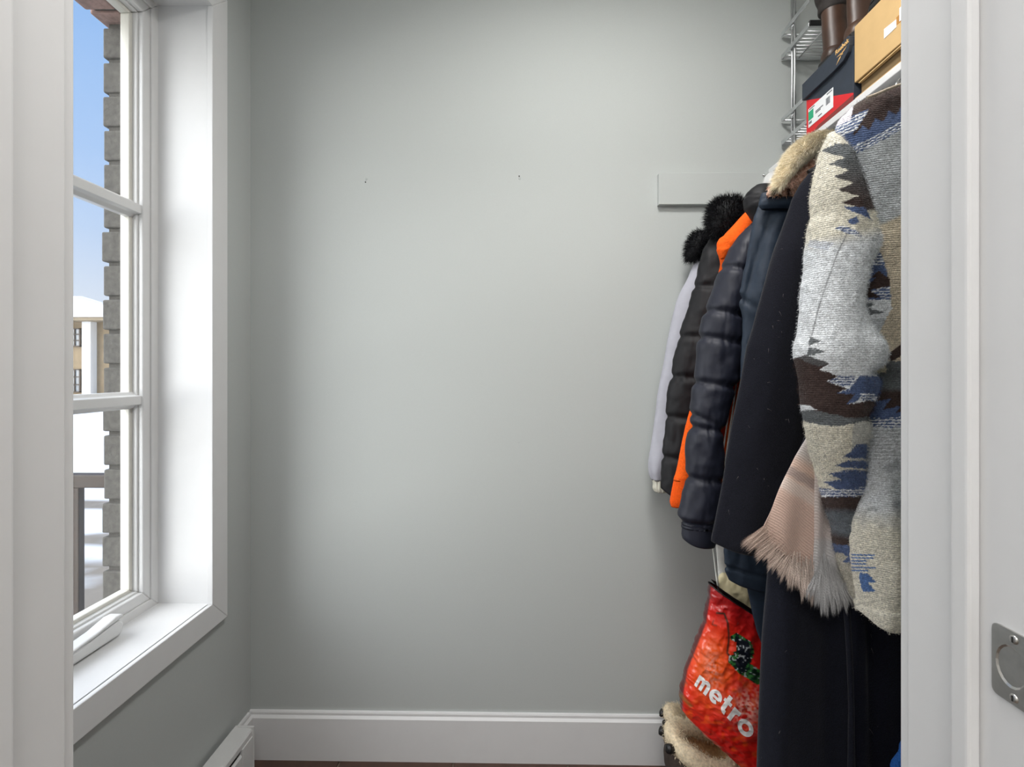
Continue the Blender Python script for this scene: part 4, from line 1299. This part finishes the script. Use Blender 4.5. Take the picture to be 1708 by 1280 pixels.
def sleeve_col(x0, y0):
    dx, dy = wob(x0, y0)
    x, y = x0 + dx, y0 + dy
    c = np.repeat(LGREY[None], len(x), 0)
    c = put(c, sstep(415, 385, y + 0.2 * (x - 1400)), CREAM)
    seam = np.interp(y, SEAM[:, 0], SEAM[:, 1])
    d = seam - x
    wv = 6 + 32 * tri((y - 241) / 21.5)
    m = (d < wv) & (y > 240) & (y < 350)
    k = sstep(250, 345, y)[:, None]
    c = np.where(m[:, None], DGREY * (1 - k) + BROWN * k, c)
    for pol in ([(1406, 344), (1442, 346), (1455, 368), (1436, 358), (1420, 353)], [(1414, 367), (1429, 361), (1434, 372), (1420, 375)], ):
        c = put(c, inpoly(x, y, pol), BLUE)
    c = stripes(c, inpoly(x, y, [(1392, 381), (1407, 377), (1429, 384), (1438, 395), (1410, 389)]), x, y, 4.2)
    c = put(c, inpoly(x, y, [(1350, 400), (1392, 404), (1380, 418), (1348, 412)]), np.array(srgb(176, 184, 200)), 0.5)
    for pol in ([(1350, 561), (1371, 569), (1349, 577)], [(1349, 579), (1377, 587), (1345, 595)]):
        c = put(c, inpoly(x, y, pol), DGREY)
    c = put(c, inpoly(x, y, [(1300, 606), (1343, 592), (1385, 607), (1366, 616), (1398, 627), (1379, 636), (1413, 648), (1396, 656), (1426, 658), (1411, 676), (1470, 664), (1470, 692), (1420, 699), (1345, 682), (1300, 672)]), BROWN)
    c = put(c, inpoly(x, y, [(1330, 596), (1344, 592), (1384, 607), (1366, 612), (1344, 604)]), DGREY, 0.6)
    c = stripes(c, inpoly(x, y, [(1379, 636), (1401, 627), (1426, 628), (1426, 645), (1409, 645)]), x, y, 4.5)
    c = put(c, inpoly(x, y, [(1396, 656), (1416, 649), (1424, 641), (1435, 626), (1470, 628), (1470, 668), (1435, 660), (1431, 669), (1411, 676), (1426, 658)]), BLUE)
    c = stripes(c, inpoly(x, y, [(1434, 655), (1470, 659), (1470, 671), (1437, 668)]), x, y, 4.5)
    c = put(c, inpoly(x, y, [(1300, 672), (1345, 682), (1420, 698), (1470, 692), (1470, 700), (1432, 707), (1380, 713), (1343, 704), (1300, 695)]), DGREY)
    c = put(c, inpoly(x, y, [(1300, 674), (1345, 676), (1362, 683), (1343, 686), (1300, 684)]), LGREY)
    low = (y > 703 + 8 * np.sin(np.clip((x - 1343) / 95, 0, 1) * PI)) & (y < 828)
    c = put(c, low, CREAM)
    c = put(c, low & (x > 1425 - 0.1 * (y - 700)) & (y < 770), HEATH, 0.5)
    for pol in ([(1405, 763), (1420, 752), (1429, 741), (1445, 741), (1445, 765), (1427, 765)], [(1392, 777), (1414, 769), (1445, 769), (1445, 783), (1405, 780)],
                [(1382, 791), (1416, 783), (1445, 786), (1445, 815), (1396, 817), (1374, 804), (1405, 800)]):
        c = put(c, inpoly(x, y, pol), BLUE)
    c = stripes(c, inpoly(x, y, [(1360, 812), (1396, 818), (1445, 812), (1445, 826), (1402, 831), (1360, 826)]), x, y, 4.3)
    b = y >= 829
    c = put(c, b, BROWN)
    k = sstep(845, 858, y) * sstep(900, 885, y - 0.25 * (x - 1400))
    c = put(c, k, np.array(srgb(104, 110, 116)))
    c = put(c, (y > 908 + 0.12 * (x - 1395)), BLUE)
    c = put(c, inpoly(x, y, [(1380, 922), (1400, 921), (1414, 929), (1405, 938), (1460, 944), (1460, 1040), (1370, 1040)]), np.array(srgb(180, 175, 162)))
    # dark sewn seam down the sleeve
    sd = segdist(x0, y0, [(1412, 392), (1398, 420), (1380, 470), (1366, 512), (1354, 560)])
    c = put(c, np.exp(-(sd / 1.3) ** 2), np.array(srgb(110, 112, 114)), 0.75)
    return heather(c, x0, y0, 1.4)
def body_col(x0, y0):
    dx, dy = wob(x0, y0)
    x, y = x0 + dx, y0 + dy
    c = np.repeat(HEATH[None], len(x), 0)
    strp = (0.5 + 0.5 * np.sin((y + 0.38 * (x - 1450)) * 0.9)) * 0.25
    c = put(c, strp * (y < 372 - 0.4 * (x - 1453)), LGREY)
    c = put(c, sstep(0, 8, y - (378 - 0.45 * (x - 1453))) , TAN)
    tl_ = ((y / 5.0) % 1 < 0.4)
    c = put(c, tl_ & (y > 390) & (y < 570), np.array(srgb(160, 150, 134)), 0.5)
    # shoulder yoke
    qq = y + 0.5 * (np.minimum(x, 1499) - 1400) + 0.06 * np.abs(x - 1450)
    q2 = np.where(x > 1499, qq + 0.25 * (x - 1499), qq)
    c = stripes(c, q2 < 271, x, q2, 4.6)
    c = put(c, q2 < 255, BLUE)
    c = put(c, (q2 < 229 + 12 * tri((x - 1438) / 23.0)) & (x > 1436 - 0.6 * (y - 200)), BROWN)
    c = put(c, q2 < 222, BROWN)
    up = (q2 > 206) & (q2 < 232) & (x < 1452 - 0.9 * (q2 - 206)) & (x < 1448)
    c = stripes(c, up, x, q2, 5.2)
    c = put(c, (q2 <= 212) & (x < 1423 - 0.2 * (y - 180)), LILAC)
    c = put(c, (q2 <= 199) & (x < 1412), DGREY, 0.8)
    c = put(c, (y < 1e9) & (q2 < 196) & (x > 1422), np.array(srgb(86, 78, 72)), 0.5)
    # inside of the arm gap
    gx = np.interp(y, [400, 404, 440, 470, 514, 553, 575, 580], [1461, 1461, 1476, 1484, 1487, 1468, 1461, 1461])
    gap = (x < gx) & (y > 404) & (y < 580)
    c = put(c, gap, HEATH)
    c = stripes(c, gap & (y > 421) & (y < 443), x, y, 5)
    c = put(c, gap & (y >= 443), BLUE)
    c = put(c, gap & (y > 452 + 10 * tri((x - 1440) / 26)) & (y < 497), BROWN)
    c = put(c, gap & inpoly(x, y, [(1437, 468), (1462, 463), (1450, 474)]), BLUE)
    c = stripes(c, gap & inpoly(x, y, [(1452, 484), (1490, 476), (1490, 502), (1470, 498)]), x, y, 5)
    c = put(c, gap & (y >= 500), LGREY)
    c = put(c, gap & inpoly(x, y, [(1430, 500), (1460, 508), (1446, 514), (1478, 521), (1440, 528), (1430, 520)]), DGREY)
    c = put(c, gap & (y > 532), HEATH)
    # lower bands
    c = put(c, (y > 575) & (y < 655) & (x > 1463), TAN)
    for pol in ([(1466, 583), (1478, 574), (1472, 588), (1466, 590)], [(1470, 596), (1485, 588), (1499, 577), (1520, 560), (1520, 590), (1500, 596), (1487, 603)]):
        c = put(c, inpoly(x, y, pol), BROWN)
    c = put(c, (y > 603 + 0.0 * x) & (x > 1478 - 0.0) & (y < 660), DGREY)
    c = put(c, (y > 622) & (y < 660), DGREY)
    c = put(c, inpoly(x, y, [(1456, 585), (1471, 592), (1479, 618), (1470, 622), (1456, 622)]), np.array(srgb(206, 200, 176)))
    c = put(c, sstep(646, 656, y), BROWN)
    bz = np.interp(x, [1430, 1448, 1462, 1487, 1474, 1500, 1520], [676, 672, 670, 668, 682, 680, 676])
    c = put(c, inpoly(x, y, [(1420, 676), (1448, 671), (1486, 666), (1473, 683), (1502, 678), (1494, 690), (1530, 676), (1560, 690), (1600, 676), (1900, 676), (1900, 730), (1420, 730)]), BLUE)
    c = stripes(c, y > 697, x, y, 4.7)
    c = put(c, y > 713, HEATH)
    tl_ = ((y / 6.0) % 1 < 0.4)
    c = put(c, tl_ & (y > 713) & (y < 770), LGREY, 0.8)
    k = sstep(740, 800, y)
    blot = sstep(-0.05, 0.25, fbm(x / 26, y / 20, 111))
    c = put(c, k * 0.6, LGREY)
    c = put(c, k * blot * 0.5, np.array(srgb(120, 126, 136)))
    c = put(c, sstep(838, 892, y + 12 * vn(x / 12, y / 12, 113)), CREAM)
    for i, yy in enumerate((926, 931, 936, 941, 947, 952)):
        ln = (np.abs(y0 - yy - 0.02 * (x0 - 1430)) < 1.25) & (x > 1420) & (x < (1459, 1457, 1446, 1446, 1462, 1448)[i])
        c = put(c, ln, np.array(srgb(96, 128, 178)))
    c = put(c, inpoly(x, y, [(1433, 955), (1446, 957), (1461, 971), (1448, 973), (1461, 987), (1439, 987), (1433, 964)]), np.array(srgb(88, 118, 168)))
    c = put(c, np.exp(-((y0 - 1007 + 0.18 * (x0 - 1440)) / 1.6) ** 2) * (y0 > 980), np.array(srgb(150, 146, 134)), 0.5)
    return heather(c, x0, y0, 1.4)
def foldC(x, y, s, t):
    d = 0.004 * fbm(x / 26, y / 60, 121)
    d = d - 0.014 * np.exp(-((x - 1494 - 0.18 * (y - 900)) / 14.0) ** 2) * sstep(720, 820, y) * sstep(1010, 940, y)
    d = d + 0.010 * np.exp(-((x - 1465) / 22.0) ** 2) * sstep(700, 800, y)
    d = d - 0.008 * np.exp(-((y - 628 - 0.3 * (x - 1460)) / 14.0) ** 2) * sstep(1500, 1460, x)
    d = d + 0.0035 * sstep(1006, 1014, y + 0.18 * (x - 1440))
    return d
XRB = 1876
sagC = lambda x, y, s: 20 * (1 - np.exp(-np.maximum(x - 1440, 0) / 12.0)) * s ** 16 - 8 * s ** 16 * sstep(1460, 1510, x)
bodyC = Loft(Y0, [R_(116, 1590, 1700, .020), R_(128, 1548, 1742, .028), R_(143, 1496, 1800, .032), R_(161, 1452, 1840, .036), R_(176, 1423, 1862, .038), R_(199, 1400, XRB, .040), R_(225, 1393, XRB, .042), R_(260, 1400, XRB, .043), R_(300, 1410, XRB, .044), R_(380, 1425, XRB, .044), R_(440, 1424, XRB, .044), R_(560, 1424, XRB, .045), R_(614, 1434, XRB, .046), R_(680, 1436, XRB, .046), R_(710, 1435, XRB, .046), R_(763, 1430, XRB, .046), R_(829, 1424, XRB, .047), R_(866, 1420, XRB, .047), R_(929, 1422, XRB, .047), R_(976, 1431, XRB, .046), R_(1010, 1437, XRB, .044), R_(1020, 1440, XRB, .038)], 420, 640, fold=foldC, sag=sagC, ex=0.85)
bo = bodyC.mesh('body', PLAID, g, color=body_col)
def foldS(x, y, s, t):
    d = 0.004 * fbm(x / 22, y / 40, 131)
    d = d - 0.010 * np.exp(-((y - 622 + 0.15 * (x - 1440)) / 9.0) ** 2) * sstep(1405, 1440, x)
    d = d + 0.006 * np.exp(-((y - 585) / 30.0) ** 2)
    d = d - 0.006 * np.exp(-((y - 690 + 0.5 * (x - 1440)) / 10.0) ** 2) * sstep(1405, 1435, x)
    return d
slvC = Loft(Y0 - 0.026, [R_(222, 1382, 1390, .008), R_(232, 1378, 1396, .016), R_(243, 1374, 1403, .022), R_(264, 1370, 1416, .030), R_(310, 1361, 1432, .036), R_(364, 1354, 1451, .040), R_(404, 1350, 1460, .042), R_(452, 1346, 1441, .042), R_(490, 1343, 1432, .042), R_(514, 1342, 1432, .042), R_(550, 1339, 1446, .043), R_(575, 1338, 1459, .044), R_(601, 1337, 1461, .044), R_(630, 1338, 1459, .043), R_(660, 1340, 1454, .043), R_(679, 1343, 1450, .042), R_(710, 1346, 1441, .041, .004), R_(751, 1355, 1437, .039, .018), R_(794, 1365, 1437, .036, .036), R_(822, 1374, 1437, .032, .044), R_(854, 1380, 1438, .028, .048), R_(891, 1391, 1442, .026, .050), R_(940, 1402, 1446, .022, .052), R_(990, 1420, 1450, .018, .052), R_(1008, 1430, 1452, .012, .052)], 300, 560, fold=foldS)
slo = slvC.mesh('sleeve', PLAID, g, color=sleeve_col)
b_, n_, k_ = sample(slvC, 42000, 31, front=True)
strands('pile', b_, n_, 0.0034, 0.00022, PILE, slo, bend=(0, 0, -1), bendw=0.35, jitter=0.55, col=slvC.col[k_] * rng.uniform(0.75, 1.2, (len(k_), 1)), seed=32)
vis = bodyC.px.ravel() < 1500
b_, n_, k_ = sample(bodyC, 90000, 33, front=True)
keep = vis[k_]
b_, n_, k_ = b_[keep], n_[keep], k_[keep]
strands('pile', b_, n_, 0.0026, 0.00020, PILE, bo, bend=(0, 0, -1), bendw=0.35, jitter=0.5, col=bodyC.col[k_] * rng.uniform(0.75, 1.2, (len(k_), 1)), seed=34)
# lighter sherpa line along the collar
q = MB()
pts = [P(x, y, Y0 - 0.03) for x, y in ((1446, 163), (1462, 157), (1478, 150), (1496, 143), (1520, 136), (1548, 128))]
q.tube([tuple(p) for p in pts], 0.0022, 8)
q.build('collar_edge', mat('cream_piping', srgb(190, 176, 158), 0.95, noise=(300, 0.7, 1.2)), g)
hanger(Y0, 1.67, 'thin black chrome-hooked hanger holding the patterned blanket coat')

# ------------------------------------------------------------------ bag and slippers
Y0 = 1.155
bg = thing('shopping_bag', (P(1230, 1330, Y0)[0], Y0, 0.17), 'glossy red shopping bag with tomato print and white lettering hanging by the back wall', 'bag')
BAGM = mat('tomato_print_plastic', (1, 1, 1), 0.28, attr=True, noise=(60, 0.95, 1.05), bump=(110, 0.22, 0.003), spec=0.5, coat=0.25)
def bag_col(x, y):
    RED, ORA, DRED, PINK, DARK, GRN, DGRN, BLKG = (np.array(srgb(*c)) for c in ((216, 30, 24), (240, 96, 30), (134, 18, 26), (240, 150, 130), (44, 14, 22), (60, 120, 60), (22, 46, 36), (24, 28, 38)))
    c = np.repeat(RED[None], len(x), 0)
    k = np.exp(-(((x - 1185) / 32) ** 2 + ((y - 1115) / 55) ** 2))
    c = put(c, np.clip(k * 1.1, 0, 1), ORA)
    k = np.exp(-(((x - 1188 - 0.1 * (y - 1115)) / 13) ** 2 + ((y - 1118) / 34) ** 2)) * sstep(-0.2, 0.2, vn(x / 3, y / 3, 141) + 0.1)
    c = put(c, np.clip(k, 0, 1) * 0.85, PINK)
    k = np.exp(-(((x - 1250) / 26) ** 2 + ((y - 1182) / 30) ** 2)) * sstep(-0.35, 0.2, vn(x / 3, y / 3, 143))
    c = put(c, np.clip(k * 1.15, 0, 0.95), np.array(srgb(240, 172, 158)))
    k = sstep(0.05, 0.3, vn(x / 9, y / 9, 145)) * sstep(1090, 1150, y)
    c = put(c, k * 0.5, ORA)
    spots = sstep(0.26, 0.34, vn(x / 4.5, y / 4.5, 147)) * (np.exp(-(((x - 1188) / 20) ** 2 + ((y - 1120) / 40) ** 2)) + np.exp(-(((x - 1250) / 24) ** 2 + ((y - 1185) / 30) ** 2)))
    c = put(c, np.clip(spots, 0, 1), np.array(srgb(230, 84, 16)))
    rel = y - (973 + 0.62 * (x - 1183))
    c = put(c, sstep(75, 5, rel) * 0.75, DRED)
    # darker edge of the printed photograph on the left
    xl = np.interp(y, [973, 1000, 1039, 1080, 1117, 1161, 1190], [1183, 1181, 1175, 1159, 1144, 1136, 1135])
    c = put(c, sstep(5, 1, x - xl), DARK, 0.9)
    c = put(c, np.exp(-(segdist(x, y, [(1135, 1160), (1152, 1178)]) / 3.5) ** 2), np.array(srgb(120, 90, 40)), 0.8)
    # stem and leaves
    c = put(c, np.exp(-(segdist(x, y, [(1196, 1023), (1208, 1024), (1214, 1040), (1216, 1065), (1213, 1090), (1218, 1096)]) / 1.7) ** 2), DGRN)
    c = put(c, np.exp(-(segdist(x, y, [(1190, 1036), (1188, 1042), (1195, 1044)]) / 1.2) ** 2), DGRN, 0.7)
    leaf = inpoly(x, y, [(1218, 1062), (1228, 1056), (1238, 1062), (1252, 1070), (1258, 1086), (1256, 1100), (1276, 1118), (1300, 1110), (1300, 1140), (1262, 1142), (1240, 1128), (1232, 1124), (1222, 1112), (1214, 1104), (1216, 1094), (1224, 1092)])
    c = put(c, leaf, GRN)
    c = put(c, leaf & (vn(x / 5, y / 4, 151) > -0.02), DGRN)
    c = put(c, inpoly(x, y, [(1226, 1062), (1250, 1072), (1252, 1096), (1240, 1124), (1226, 1110), (1232, 1092)]), BLKG)
    wht = leaf & (vn(x / 2.6, y / 3.4, 153) > 0.27)
    c = put(c, wht, np.array(srgb(205, 212, 215)), 0.85)
    c = put(c, inpoly(x, y, [(1256, 1096), (1272, 1090), (1300, 1092), (1300, 1116), (1268, 1118), (1252, 1108)]), np.array(srgb(222, 36, 30)))
    c = put(c, inpoly(x, y, [(1219, 1068), (1229, 1072), (1228, 1086), (1220, 1090)]), np.array(srgb(226, 60, 36)))
    return c
def foldBag(x, y, s, t):
    cr_ = np.abs(fbm((x + 0.5 * y) / 14, (y - 0.5 * x) / 10, 161, 2))
    return 0.008 * fbm(x / 30, y / 34, 163) + 0.005 * (0.3 - cr_) + 0.0006 * vn(x / 3.2, y / 3.2, 165)
bagL = Loft(Y0, [(973, 1183, 1046, 1296, .034, 0), (1000, 1181, 1074, 1300, .038, 0), (1039, 1175, 1110, 1310, .042, 0), (1080, 1159, 1146, 1322, .048, 0), (1117, 1145, 1186, 1328, .053, 0), (1150, 1138, 1240, 1332, .055, 0), (1172, 1136, 1290, 1334, .052, 0), (1184, 1137, 1330, 1334, .044, 0), (1190, 1141, 1350, 1330, .030, 0)], 360, 260, fold=foldBag, ex=0.8)
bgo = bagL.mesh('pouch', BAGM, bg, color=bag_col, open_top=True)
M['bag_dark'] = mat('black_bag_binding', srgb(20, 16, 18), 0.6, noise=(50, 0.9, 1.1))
q = MB()
ringp = [tuple(p) for p in bagL.W[1][::6]]
q.tube(ringp, 0.0016, 6, closed=True)
q.build('rim_binding', M['bag_dark'], bg)
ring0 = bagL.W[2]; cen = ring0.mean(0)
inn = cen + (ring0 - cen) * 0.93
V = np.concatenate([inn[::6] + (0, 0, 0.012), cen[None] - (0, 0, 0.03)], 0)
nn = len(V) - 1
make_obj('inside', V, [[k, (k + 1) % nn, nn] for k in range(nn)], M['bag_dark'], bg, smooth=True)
# lettering laid on the bag's front
bv = BVHTree.FromPolygons([tuple(v) for v in bagL.W.reshape(-1, 3)], [list(map(int, f)) for f in np.stack([a_.ravel() for a_ in (np.arange(360 * 260).reshape(260, 360)[:-1], np.roll(np.arange(360 * 260).reshape(260, 360), -1, 1)[:-1], np.roll(np.arange(360 * 260).reshape(260, 360), -1, 1)[1:], np.arange(360 * 260).reshape(260, 360)[1:])], 1)])
def stroke(bmx, pts, w, caps=True):
    pts = [Vector((p[0], p[1])) for p in pts]
    m = len(pts)
    L = []; R = []
    for i, p in enumerate(pts):
        d = (pts[min(i + 1, m - 1)] - pts[max(i - 1, 0)]).normalized()
        nrm = Vector((-d.y, d.x)) * w / 2
        L.append(bmx.verts.new((p.x + nrm.x, p.y + nrm.y, 0)))
        R.append(bmx.verts.new((p.x - nrm.x, p.y - nrm.y, 0)))
    for i in range(m - 1):
        bmx.faces.new((L[i], L[i + 1], R[i + 1], R[i]))
def lin(a, b, n=6):
    return [(a[0] + (b[0] - a[0]) * i / n, a[1] + (b[1] - a[1]) * i / n) for i in range(n + 1)]
def arc(cx, cy, rx, ry, a0, a1, n=16):
    return [(cx + rx * math.cos(math.radians(a0 + (a1 - a0) * i / n)), cy + ry * math.sin(math.radians(a0 + (a1 - a0) * i / n))) for i in range(n + 1)]
tb = bmesh.new()
W_ = 0.30
x0 = 0.15                                   # m
stroke(tb, lin((x0, 0), (x0, 1.0)), W_)
stroke(tb, arc(x0 + 0.25, 0.60, 0.25, 0.26, 180, 0) + lin((x0 + 0.5, 0.58), (x0 + 0.5, 0.0)), W_)
stroke(tb, arc(x0 + 0.75, 0.60, 0.25, 0.26, 180, 0) + lin((x0 + 1.0, 0.58), (x0 + 1.0, 0.0)), W_)
x0 = 1.93                                   # e
stroke(tb, lin((x0 - 0.34, 0.47), (x0 + 0.37, 0.47)), 0.20)
stroke(tb, arc(x0, 0.5, 0.37, 0.37, -8, 312, 30), 0.28)
x0 = 2.78                                   # t
stroke(tb, lin((x0, 1.36), (x0, 0.32)) + arc(x0 + 0.22, 0.32, 0.22, 0.19, 180, 285, 8), W_)
stroke(tb, lin((x0 - 0.28, 0.86), (x0 + 0.36, 0.86)), 0.24)
x0 = 3.46                                   # r
stroke(tb, lin((x0, 0), (x0, 1.0)), W_)
stroke(tb, arc(x0 + 0.34, 0.54, 0.34, 0.32, 180, 80, 10), W_)
x0 = 4.50                                   # o
stroke(tb, arc(x0, 0.5, 0.37, 0.37, 0, 360, 32), 0.28)
for _ in range(2):
    bmesh.ops.subdivide_edges(tb, edges=[e for e in tb.edges if e.calc_length() > 0.12], cuts=1, use_grid_fill=True)
bmesh.ops.triangulate(tb, faces=tb.faces)
xmn = min(v.co.x for v in tb.verts); xmx = max(v.co.x for v in tb.verts)
bA, bB = np.array((1157.5, 1143.5)), np.array((1247.0, 1236.0))
XH = 1.0
eye = Vector((0, 0, CZ))
for v in tb.verts:
    a = (v.co.x - xmn) / (xmx - xmn)
    a2 = a * (0.72 + 0.28 * a)
    base = bA + (bB - bA) * a2 + np.array((2.5, -2.5)) * math.sin(a * PI) * 0.6
    up = np.array((9.5, -17.5)) * (1 - a) + np.array((15.0, -18.5)) * a
    pq = base + up * (v.co.y / XH)
    p = P(pq[0], pq[1], 1.0)
    d = (Vector(p.tolist()) - eye).normalized()
    hit = bv.ray_cast(eye, d)
    if hit[0] is not None:
        v.co = hit[0] - d * 0.0014
    else:
        v.co = Vector(P(pq[0], pq[1], Y0 - 0.06).tolist())
mb = MB(); mb.bm.free(); mb.bm = tb
mb.build('lettering', mat('white_bag_ink', srgb(240, 238, 238), 0.4, noise=(60, 0.98, 1.01)), bg)
CORD = mat('white_cord', srgb(228, 228, 224), 0.7, noise=(80, 0.92, 1.04))
q = MB()
for dx, dx2 in ((0, 0), (6, 3)):
    pts = [(1199 + dx2, 990), (1196 + dx2, 972), (1191 + dx, 930), (1188 + dx, 905), (1192 + dx, 860), (1205 + dx, 760), (1228 + dx, 600), (1262 + dx, 400), (1295, 305)]
    q.tube([tuple(P(x, y, Y0 + 0.01 + 0.022 * sstep(905, 860, y))) for x, y in pts], 0.0018, 8)
q.build('handle', CORD, bg)
q = Loft(Y0 + 0.006, [R_(880, 1196, 1210, .002), R_(905, 1195, 1210, .003), R_(940, 1196, 1211, .003), R_(965, 1199, 1213, .003), R_(985, 1200, 1216, .003)], 20, 30, fold=lambda x, y, s, t: 0.001 * np.sin(y / 9))
q.mesh('strap', CORD, bg)
cb2 = thing('cream_cloth', (P(1225, 1000, Y0)[0], Y0, P(1225, 1000, Y0)[2]), 'crumpled cream cloth sticking out of the red shopping bag', 'cloth')
CRM = mat('cream_plastic_cloth', srgb(214, 202, 164), 0.5, noise=(20, 0.8, 1.12), bump=(40, 0.3, 0.003))
q = Loft(Y0 + 0.004, [R_(955, 1206, 1250, .006), R_(962, 1200, 1258, .014), R_(985, 1200, 1266, .018), R_(1015, 1214, 1272, .02), R_(1060, 1226, 1280, .02)], 60, 60, fold=lambda x, y, s, t: 0.006 * fbm(x / 7, y / 16, 171))
q.mesh('cloth', CRM, cb2)

SHER = mat('cream_sherpa', (1, 1, 1), 0.95, noise=(160, 0.75, 1.15), attr=True, spec=0.1, bump=(120, 0.6, 0.004))
SUED = mat('dark_suede', srgb(60, 50, 44), 0.9, noise=(150, 0.8, 1.2))
def slipper(cen, ang, tilt, label, a=0.090, b=0.045):
    """Clog with thick sherpa collar; opening ellipse centred at cen, long axis turned by ang."""
    s = thing('sherpa_slipper', (cen[0], cen[1], cen[2] - 0.085), label, 'slipper', 'pair of sherpa slippers')
    ca, sa = math.cos(ang), math.sin(ang)
    ex = Vector((ca, sa, -tilt)); ey = Vector((-sa, ca, 0.12))
    C = Vector(cen)
    N_, K_ = 56, 20
    V = []; colr = []
    for i in range(N_):
        t = 2 * PI * i / N_
        rimc = C + ex * (a * math.cos(t)) + ey * (b * math.sin(t))
        out = (ex * (math.cos(t) * b) + ey * (math.sin(t) * a)).normalized()
        rr = 0.017 + 0.0025 * math.sin(5 * t + 1) + 0.006 * max(0, math.cos(t - PI))
        for k in range(K_):
            u = 2 * PI * k / K_
            V.append(rimc + out * (rr * math.cos(u)) + Vector((0, 0, 1)) * (rr * 1.15 * math.sin(u)))
            kk = 0.86 + 0.2 * random.random()
            colr.append(np.array(srgb(236, 220, 190)) * kk)
    Fc = []
    for i in range(N_):
        for k in range(K_):
            Fc.append([i * K_ + k, ((i + 1) % N_) * K_ + k, ((i + 1) % N_) * K_ + (k + 1) % K_, i * K_ + (k + 1) % K_])
    VV = np.array([tuple(v) for v in V])
    co_ = make_obj('collar', VV, Fc, SHER, s, smooth=True, col=np.array(colr))
    cenr = VV.reshape(N_, K_, 3).mean(1, keepdims=True)
    NN = (VV.reshape(N_, K_, 3) - cenr).reshape(-1, 3)
    NN /= np.linalg.norm(NN, axis=1, keepdims=True)
    r = np.random.default_rng(44)
    kx = r.integers(0, len(VV), 6000)
    strands('pile', VV[kx] + r.normal(0, 0.002, (len(kx), 3)), NN[kx], 0.008, 0.0005, SHER, co_, bend=(0, 0, -1), bendw=0.3, jitter=0.7, col=np.array(colr)[kx] * r.uniform(0.85, 1.15, (len(kx), 1)), seed=45)
    # lining: bowl
    V = []; colr = []
    Rr = 9
    for j in range(Rr):
        f = j / (Rr - 1)
        for i in range(N_):
            t = 2 * PI * i / N_
            sc_ = math.cos(f * PI / 2 * 0.98) * 0.92 + 0.02
            p = C + ex * (a * sc_ * math.cos(t)) + ey * (b * sc_ * math.sin(t)) - Vector((0, 0, 0.06 * math.sin(f * PI / 2)))
            V.append(tuple(p))
            colr.append(np.array(srgb(196, 158, 116)) * (0.85 + 0.25 * random.random()))
    Fc = [[j * N_ + i, j * N_ + (i + 1) % N_, (j + 1) * N_ + (i + 1) % N_, (j + 1) * N_ + i] for j in range(Rr - 1) for i in range(N_)]
    make_obj('lining', V, Fc, SHER, s, smooth=True, col=np.array(colr))
    # outer shell down to the sole
    V = []
    lev = ((0.0, 1.10), (-0.02, 1.22), (-0.045, 1.27), (-0.07, 1.25), (-0.085, 1.18))
    for dz, k in lev:
        for i in range(N_):
            t = 2 * PI * i / N_
            fx = a * k * math.cos(t) + (0.05 if math.cos(t) > 0 else 0) * max(0, math.cos(t)) * (1 if dz < -0.01 else 0.3)
            p = C + ex * fx + ey * (b * k * math.sin(t)) + Vector((0, 0, dz))
            V.append(tuple(p))
    Fc = [[j * N_ + i, j * N_ + (i + 1) % N_, (j + 1) * N_ + (i + 1) % N_, (j + 1) * N_ + i] for j in range(len(lev) - 1) for i in range(N_)]
    Fc.append([(len(lev) - 1) * N_ + i for i in range(N_)])
    make_obj('shell', V, Fc, SUED, s, smooth=True)
    # buckles on the heel side
    for t in (PI * 0.86, PI * 1.07):
        p = C + ex * (a * 1.33 * math.cos(t)) + ey * (b * 1.42 * math.sin(t)) + Vector((0, 0, -0.004))
        q = MB()
        nrm = (ex * math.cos(t) + ey * math.sin(t)).normalized()
        q.tube([p - nrm * 0.02, p, p + nrm * 0.004, p + nrm * 0.006], [0.010, 0.011, 0.010, 0.004], 14)
        q.build('buckle', M['blackplastic'], s)
    return s
c1 = P(1180, 1248, 1.268); c2 = P(1170, 1212, 1.402)
slipper(tuple(c1), math.radians(12), 0.30, 'front cream sherpa slipper with black buckles, open collar towards us', 0.092, 0.060)
slipper(tuple(c2), math.radians(10), 0.30, 'rear cream sherpa slipper half hidden behind the front one and the red bag')
# low rack they stand on (below the frame)
zr = min(c1[2], c2[2]) - 0.13
sr = thing('shoe_rack', (0.62, 1.30, 0), 'low black wire shoe rack under the slippers below the coats', 'rack')
MB().box(0.47, 0.98, 1.23, 1.465, zr - 0.012, zr, 0.003).build('shelf', M['blackplastic'], sr)
for xx in (0.485, 0.965):
    for yy in (1.245, 1.445):
        MB().box(xx - 0.008, xx + 0.008, yy - 0.008, yy + 0.008, 0.0, zr - 0.011, 0.002).build('leg', M['blackplastic'], sr)
